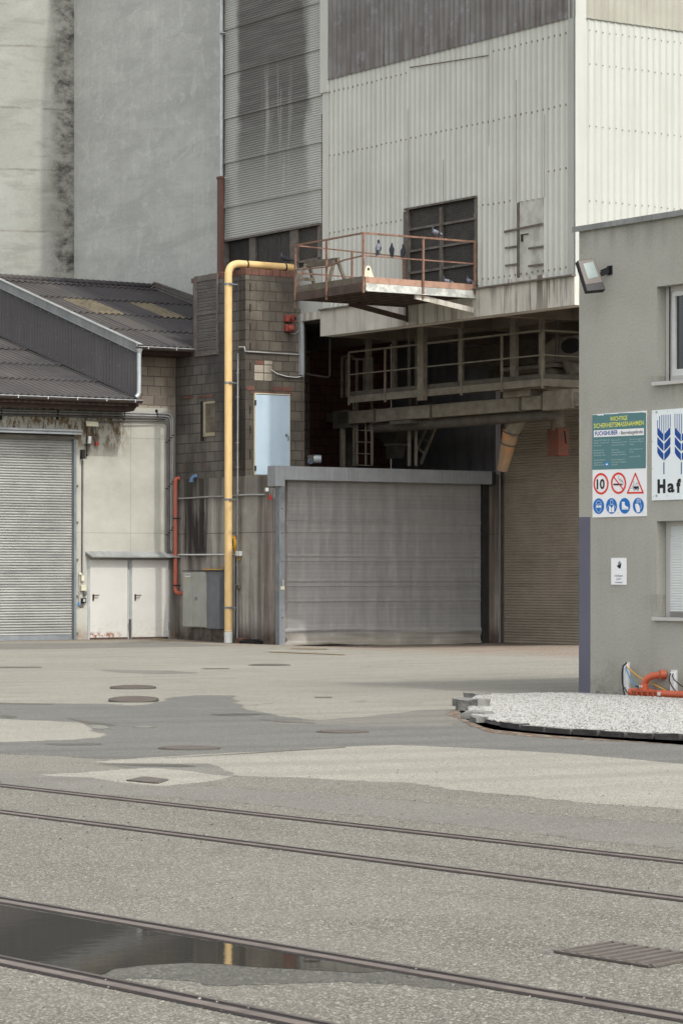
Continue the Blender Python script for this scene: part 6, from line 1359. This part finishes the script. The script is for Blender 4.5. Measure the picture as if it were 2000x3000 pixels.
# gloves
spoly(m, [(842,1560),(860,1542),(892,1548),(912,1590),(920,1664),(872,1682),(852,1620)], B, 1); sline(m, [(872,1536),(870,1490),(880,1474)], .008, B, 1); sline(m, [(888,1530),(888,1480),(896,1470)], .008, B, 1); sline(m, [(904,1530),(906,1480),(912,1470)], .008, B, 1); sline(m, [(920,1540),(926,1492),(928,1480)], .008, B, 1); sline(m, [(932,1560),(934,1610),(922,1620)], .008, B, 1)
m.build('mandatory_symbols', [M['s_blue'], M['s_white']], T, fix=False)
m = MB()
for x_, y_ in ((220,228),(968,188),(212,694),(968,676),(212,1688),(585,1686),(966,1678),(968,966)): sell(m, x_, y_, 5, 6, .018, 0, 8)
m.build('screws', M['steel'], T, fix=False)
# harbour sign
T = thing('wheat_sign', 'large white sign with blue wheat ears and black letters, cut by the right edge', 'sign', sg(1560,1460,0))
m = MB(); a_, b_ = sg(1102,118,0), sg(2300,1456,0); m.box(VG-.02, VG, b_[1], a_[1], b_[2], a_[2]); m.build('board', M['s_pale'], T)
def ear(cx):
    m = MB(); o = .022
    for j, dx in enumerate((-98,-65,-32,0,32,65,98)):
        t_ = (372,405,436,466,436,405,372)[j]; top = (270,205,188,186,184,182,180)[j] if cx < 1400 else 170
        spoly(m, [(cx+dx-5,top),(cx+dx+5,top-1),(cx+dx+5,t_ - (0 if dx < 0 else 0)+(-6 if dx < 0 else 6)*-1 if dx else t_),(cx+dx-5,t_)], o)
    for yy in (0, 148, 296):
        spoly(m, [(cx-100,372+yy),(cx-6,482+yy),(cx-6,594+yy if yy < 290 else 590+yy),(cx-60,540+yy) if yy < 290 else (cx-72,520+yy),(cx-100,488+yy) if yy < 290 else (cx-100,470+yy)], o)
        spoly(m, [(cx+100,372+yy-2),(cx+6,482+yy),(cx+6,594+yy if yy < 290 else 590+yy),(cx+60,540+yy) if yy < 290 else (cx+72,520+yy),(cx+100,488+yy) if yy < 290 else (cx+100,470+yy)], o)
    spoly(m, [(cx-7,910),(cx+8,909),(cx+8,1094),(cx-7,1095)], o); return m
for cx in (1288, 1555): ear(cx).build('wheat_ear', M['s_navy'], T, fix=False)
m = MB(); text(m, 'H', 1190, 1312, 1372, 195, .022, 0, .06, 1370); text(m, 'a', 1342, 1450, 1366, 195, .022, 0, .035, 1366); text(m, 'f', 1480, 1548, 1364, 195, .022, 0, .06, 1364); m.build('lettering', M['s_black'], T, fix=False)
for x_, y_ in ((1178,145),(1178,1422)):
    m = MB(); p_ = sg(x_, y_, .02); m.tube([p_, (p_[0]-.012, p_[1], p_[2])], .016, 10); m.build('cap_screw', M['steel_l'], T)
m = MB()
for x_, y_ in ((1122,152),(1342,131),(1116,590),(1116,1010),(1126,1432),(1338,1426)): sell(m, x_, y_, 5, 6, .024, 0, 8)
m.build('rivets', M['dark'], T, fix=False)
# small no entry sign
def s3(x, y): return ((1680+x/4.056-1700)*5.2267, (1480+y/4.056-1180)*5.2267)
T = thing('no_entry_notice', 'small white notice with a black hand on the grey wall', 'sign', sg(*s3(535,945), 0))
m = MB(); a_, b_ = sg(*s3(447,628),0), sg(*s3(623,945),0); m.box(VG-.01, VG, b_[1], a_[1], b_[2], a_[2]); m.build('board', M['s_white'], T)
m = MB(); spoly(m, [s3(x_, y_) for x_, y_ in ((528,712),(536,706),(560,706),(567,716),(560,744),(546,754),(534,744))], .012)
for p_, q_ in (((530,735),(518,716)),((536,710),(534,680)),((546,708),(547,668)),((555,708),(558,678)),((562,712),(567,692))): sline(m, [s3(*p_), s3(*q_)], .012, .0125)
m.build('hand_symbol', M['s_black'], T, fix=False)
m = MB()
for s_, x0, x1, y in (('Unbefugten',486,588,848),('Zutritt',510,566,886),('verboten!',494,580,926)): q0, q1 = s3(x0,y), s3(x1,y-2); text(m, s_, q0[0], q1[0], q0[1], 30, .012, 0, 0, q1[1])
m.build('lettering', M['s_black'], T, fix=False)
# ------------------------------------------------------------------ service pipes at the foot of the grey wall
gx = VG-.16; pp = lambda x, y, g_=gx: (lambda a_: (g_, a_[0], a_[1]))(V(1680+x/4.056, 1480+y/4.056, g_))
T = thing('orange_drain_pipe', 'bright orange plastic drain pipe with a branch, lying along the grey wall', 'pipe', pp(700,2220))
zp = pp(800,2232)[2]; yA, yB_ = pp(675,2220)[1], 29.0
m = MB(); m.tube([(gx, yA, zp), (gx, yB_, zp)], .055, 18); m.build('main_pipe', M['orange'], T)
m = MB(); m.tube([(gx, yA, zp), (gx, yA-.16, zp)], .064, 18); m.tube([(gx, pp(905,2220)[1], zp), (gx, pp(925,2220)[1], zp)], .064, 18); m.tube([(gx, pp(1262,2220)[1], zp), (gx, pp(1270,2220)[1], zp)], .062, 18); each(m, 'socket_collar', M['orange'], T)
yt = pp(832,2100)[1]; zt_ = pp(832,2140)[2]; ztt = pp(832,2050)[2]
m = MB(); m.tube([(gx, yt, zp), (gx, yt, zt_)] + arc((gx, yt, zt_), (VG, yt-.3, ztt+.04), (gx, yt-.02, ztt+.06), 8)[1:], .05, 16); m.tube([(gx, yt, zt_-.05), (gx, yt, zt_+.02)], .062, 16); m.tube([(gx, yt, zp+.04), (gx, yt, zp+.1)], .07, 16); m.build('branch_bend', M['orange'], T)
m = MB(); m.tube([(gx+.08, yt-.25, ztt+.05), (VG, yt-.28, ztt+.05)], .062, 16); m.box(gx-.075, gx+.07, yt-.34, yt+.2, zp+.02, zp+.045)
for j in range(5): m.box(gx-.08, gx-.06, yt-.3+j*.12, yt-.28+j*.12, zp-.03, zp+.05)
m.build('saddle_clamp', M['orange'], T)
m = MB(); m.box(gx-.068, gx-.05, yt-.03, yt+.03, zt_-.03, zt_+.0); m.box(gx-.06, gx-.052, yt-.42, yt-.36, zp-.02, zp+.03); m.build('sticker', M['whitepl'], T)
for lab, a_, y0, b_, y1 in (('taller white cable duct post with black cables, left of the orange branch pipe',602,1868,648,2262), ('white cable duct post at the right edge, behind the orange pipe',1152,1958,1212,2230)):
    T = thing('cable_duct', lab, 'cable duct', pp(a_, y1, VG), 'white cable ducts on the grey wall')
    q0, q1 = pp(a_, y0, VG-.03), pp(b_, y1, VG-.03); m = MB(); m.box(VG-.035, VG, q1[1], q0[1], -.02, q0[2]); m.build('backing', M['whitepl'], T, bevel=.003)
    m = MB(); dy = (q0[1]-q1[1]); m.box(VG-.055, VG-.035, q1[1]+dy*.05, q1[1]+dy*.3, -.02, q0[2]-.02); m.box(VG-.055, VG-.035, q1[1]+dy*.62, q1[1]+dy*.9, -.02, q0[2]-.03); m.build('rib', M['s_white'], T)
for nm, lab, pts, mt, r_, g_ in (('black_cable','black cable bowing left out of the taller white duct',((625,1872),(585,1910),(572,1990),(575,2100),(590,2200),(602,2262)),'cable',.012,VG-.09),
    ('thin_black_cable','thin black cable curling at the foot of the taller white duct',((600,2165),(615,2200),(640,2235),(662,2262)),'cable',.008,VG-.09),
    ('blue_cable','light blue cable drooping from the taller white duct to the orange pipe',((615,1925),(635,1990),(670,2070),(705,2125),(740,2148)),'bcable',.009,VG-.1),
    ('yellow_cable','yellow cable running diagonally behind the orange branch pipe',((622,1915),(700,1985),(790,2052),(900,2105),(1010,2160),(1118,2218)),'ycable',.009,VG-.06),
    ('looped_cable','black cable looping left of the duct post at the right edge',((1150,2000),(1132,2030),(1130,2080),(1160,2150),(1210,2215)),'cable',.008,VG-.08),
    ('trailing_cable','black cable trailing right from the duct post at the right edge',((1178,2000),(1165,2030),(1190,2075),(1250,2130),(1320,2175)),'cable',.008,VG-.08),
    ('short_black_cable','short black end of the blue cable above the orange pipe',((735,2148),(760,2158),(785,2168)),'cable',.012,VG-.1)):
    pipe(nm, lab, 'cable', [pp(x_, y_, g_) for x_, y_ in pts], r_, mt)
# edging
M['edging'] = weather('weathered_edging', C(150,144,126), C(128,122,108), 3, fine=.2)
m = MB(); m.box(VG-.36, VG-.28, 27.5, UG+.05, -.05, .05); m.box(VG-.28, VG-.02, 27.5, UG+.02, -.05, .012)
solo('concrete_edging', 'low concrete edging strip between the grey wall and the white gravel', 'edging', m, M['edging'], (VG-.3, 31, 0), bevel=.015)
# ------------------------------------------------------------------ gravel island
outer = [(1362,2098),(1352,2075),(1368,2050),(1420,2041),(1560,2037),(1700,2036)]
front = [(1385,2112),(1440,2127),(1480,2133),(1600,2146),(1750,2156),(1900,2164),(2000,2168),(2200,2180),(2500,2200)]
ip = [Z(a_, b_, .0) for a_, b_ in [(1375,2098),(1372,2070),(1395,2050),(1440,2044),(1560,2040),(1690,2040)]]
ip += [(VG-.38, UG-.3), (VG-.38, 27.6)]
fr_ = [Z(a_, b_ - 3.5, .0) for a_, b_ in [(1385,2112),(1440,2127),(1462,2131),(1522,2140),(1592,2147),(1672,2153),(1752,2158),(1832,2163),(1912,2167),(1992,2171),(2080,2176),(2300,2190),(2500,2203)]]
poly = ip + fr_[::-1]
M['gravelbed'] = weather('gravel_bed', GR(196,194,187), GR(170,167,160), 8, fine=.5, fsc=30, bd=.02)
m = MB(); m.add([(x, y, .03) for x, y in poly], [tuple(range(len(poly)))]); nb_ = len(poly); m.add([(x, y, .03) for x, y in poly]+[(x, y, -.05) for x, y in poly], [(i, (i+1) % nb_, nb_+(i+1) % nb_, nb_+i) for i in range(nb_)]); o = m.build('gravel_bed', M['gravelbed'], None, base=(poly[0][0], poly[0][1], 0), fix=False)
if o.data.polygons[0].normal.z < 0: o.data.flip_normals()
tag(o, kind='structure')
def inside(x, y, P):
    c_ = False; j = len(P)-1
    for i in range(len(P)):
        if (P[i][1] > y) != (P[j][1] > y) and x < (P[j][0]-P[i][0])*(y-P[i][1])/(P[j][1]-P[i][1])+P[i][0]: c_ = not c_
        j = i
    return c_
def stone_mat():
    n = NT('white_pebble', .8); oi = n.t.nodes.new('ShaderNodeNewGeometry')
    c = n.ramp(oi.outputs['Random Per Island'], (0., GR(150,147,140)), (.3, GR(206,205,199)), (.9, GR(232,232,228)), (1., GR(172,162,146))); return n.col(c)
M['stone'] = stone_mat()
x0, x1 = min(p_[0] for p_ in poly), max(p_[0] for p_ in poly); y0, y1 = min(p_[1] for p_ in poly), max(p_[1] for p_ in poly)
m = MB(); cnt = 0; rg = random.Random(3)
import itertools
while cnt < 56000:
    x, y = rg.uniform(x0, x1), rg.uniform(y0, y1)
    wx = x*CA-y*SA; wy = x*SA+y*CA
    if wx/wy*FPX+1000 > 2150: continue
    if not inside(x, y, poly): continue
    s_ = rg.uniform(.011, .026); z = .033+rg.uniform(0, .014)+.006*mnoise.noise(Vector((x, y, 0))) + .012*max(0, min(1, (VG-.9-x)/2))
    a_ = rg.uniform(0, 6.28); ca_, sa_ = math.cos(a_)*s_*1.3, math.sin(a_)*s_*1.3; cb, sb = -math.sin(a_)*s_, math.cos(a_)*s_; j = lambda: rg.uniform(.7, 1.25)
    k1, k2, k3, k4 = j(), j(), j(), j(); h_ = s_*.8
    m.add([(x+ca_*k1, y+sa_*k1, z), (x+cb*k2, y+sb*k2, z+h_*.2), (x-ca_*k3, y-sa_*k3, z), (x-cb*k4, y-sb*k4, z+h_*.2), (x+rg.uniform(-.5,.5)*s_, y+rg.uniform(-.5,.5)*s_, z+h_), (x, y, z-h_)],
          [(0,1,4),(1,2,4),(2,3,4),(3,0,4),(1,0,5),(2,1,5),(3,2,5),(0,3,5)]); cnt += 1
tag(m.build('white_gravel', M['stone'], None, base=(x0, y0, 0), fix=False), 'bed of white gravel in front of the grey building', 'gravel', None, 'stuff')
# kerb stones
M['kerb'] = weather('granite_kerb', GR(214,212,204), GR(176,174,167), 4, GR(110,108,103), .7, (.45,.6), (4,4), fine=.25, fsc=30, bd=.02)
M['kerbd'] = weather('dark_kerb_face', C(84,80,77), C(62,59,57), 5, C(150,146,138), .5, (.6,.66), (5,5), fine=.25, fsc=30, bd=.02)
def krock(P, z0, z1, lab, grp, seed, mats=None):
    rg = random.Random(seed); cx = sum(p_[0] for p_ in P)/len(P); cy = sum(p_[1] for p_ in P)/len(P)
    m = MB(); m.prism([(x, y, z0) for x, y in P], (0, 0, z1-z0)); n = len(P)
    o = solo('kerb_stone', lab, 'kerb stone', m, M['kerb'], (cx, cy, 0), grp)
    o.data.materials.append(M['kerbd'])
    for p_ in o.data.polygons: p_.material_index = 0 if abs(p_.normal.z) > .5 or seed >= 30 else 1
    bm = bmesh.new(); bm.from_mesh(o.data); bmesh.ops.subdivide_edges(bm, edges=bm.edges, cuts=3, use_grid_fill=True)
    for v in bm.verts:
        nv = mnoise.noise_vector(Vector((v.co.x*6+seed, v.co.y*6, v.co.z*6)))*(.014 if seed < 30 else .028); v.co += nv
        if v.co.z > (z1-z0)*.9: v.co.x *= .94; v.co.y *= .94
    bm.to_mesh(o.data); bm.free(); return o
words = ['first', 'second', 'third', 'fourth', 'fifth', 'sixth', 'seventh', 'eighth']
fx = [(1462,2131),(1522,2140),(1592,2147),(1672,2153),(1752,2158),(1832,2163),(1912,2167),(1992,2171),(2080,2176)]
for i in range(8):
    p_, q_ = Vector(Z(*fx[i])), Vector(Z(*fx[i+1])); d = (q_-p_).normalized(); n_ = Vector((-d.y, d.x))
    if (G2W(*(p_+n_)).y) < G2W(*p_).y: n_ = -n_
    p_ = p_+d*.02; q_ = q_-d*.02
    krock([p_, q_, q_+n_*.12, p_+n_*.12], -.05, .062+.01*random.random(), f'dark faced kerb stone, {words[i]} from left in the straight row before the gravel', 'kerb stones around the white gravel', i)
for i, (px, py, w_, d_, h_, lab) in enumerate(((1376,2082,.24,.3,.15,'big tilted grey kerb block at the left tip of the gravel island'), (1362,2068,.14,.22,.1,'pale kerb block behind the big tilted block at the left tip'), (1400,2106,.2,.2,.085,'loose kerb stone between the tilted block and the straight kerb row'), (1425,2117,.22,.2,.07,'low flat kerb stone just left of the straight kerb row'), (1402,2046,.26,.2,.07,'pale rounded kerb stone at the back left of the gravel island'))):
    x, y = Z(px, py); ang = .6+i*.5; P = []
    for t in range(5): a_ = ang+t*1.2566; P.append((x+w_*math.cos(a_)*random.uniform(.8,1.1), y+d_*math.sin(a_)*random.uniform(.8,1.1)))
    krock(P, -.05, h_, lab, 'kerb stones around the white gravel', 30+i)
for i, (px, py, lab) in enumerate(((1812,2027,'round pale stone lying on the concrete edging near the wall corner'), (1754,2030,'low flat stone on the concrete edging beside the blue stripe'))):
    y, z = V(px, py, VG-.2); m = MB(); c_ = Vector((VG-.2, y, .05)); m.tube([c_+Vector((0,.09,0)), c_+Vector((0,.05,.0)), c_, c_-Vector((0,.05,0)), c_-Vector((0,.09,0))], .06, 10, rr=[.01,.035,.045,.035,.01])
    solo('stone', lab, 'stone', m, M['kerb'], (VG-.2, y, .06), 'stones on the edging')
patch('soil_strip', [(1300,2090),(1350,2075),(1362,2105),(1400,2122),(1450,2138),(1600,2153),(1750,2163),(2000,2176),(2200,2190),(2200,2196),(2000,2181),(1750,2169),(1560,2158),(1430,2145),(1380,2128),(1340,2105)], weather('brown_soil', GR(150,116,90), GR(128,100,80), 5, fine=.35, fsc=30, bd=.01, spots=GR(196,190,172), spthr=(.5,.55), spsc=7), .013, .05, .12, seed=77)

# loose grit on the asphalt, some of it floating at the puddle's edge
m = MB(); rg = random.Random(9)
for i in range(900):
    px, py = rg.uniform(-100, 2100), 2250 + 800*rg.random()**1.0
    if abs(py-(2720+px*.13)) < 110 and px < 1150: continue
    x, y = Z(px, py); s_ = rg.uniform(.002, .006)*(1 if py > 2500 else 1.5); z = .004
    a_ = rg.uniform(0, 6.28); c_, d_ = math.cos(a_)*s_, math.sin(a_)*s_
    m.add([(x+c_*1.3, y+d_*1.3, z), (x-d_, y+c_, z), (x-c_*1.2, y-d_*1.2, z), (x+d_, y-c_, z), (x, y, z+s_)], [(0,1,4),(1,2,4),(2,3,4),(3,0,4)])
def grit_mat():
    n = NT('loose_grit', .85); oi = n.t.nodes.new('ShaderNodeNewGeometry')
    return n.col(n.ramp(oi.outputs['Random Per Island'], (0., GR(70,66,60)), (.35, GR(120,114,102)), (.6, GR(206,200,184)), (1., GR(236,232,220))))
tag(m.build('loose_grit', grit_mat(), None, base=(8, 14, 0), fix=False), 'scattered loose grit on the asphalt around the rails', 'grit', None, 'stuff')
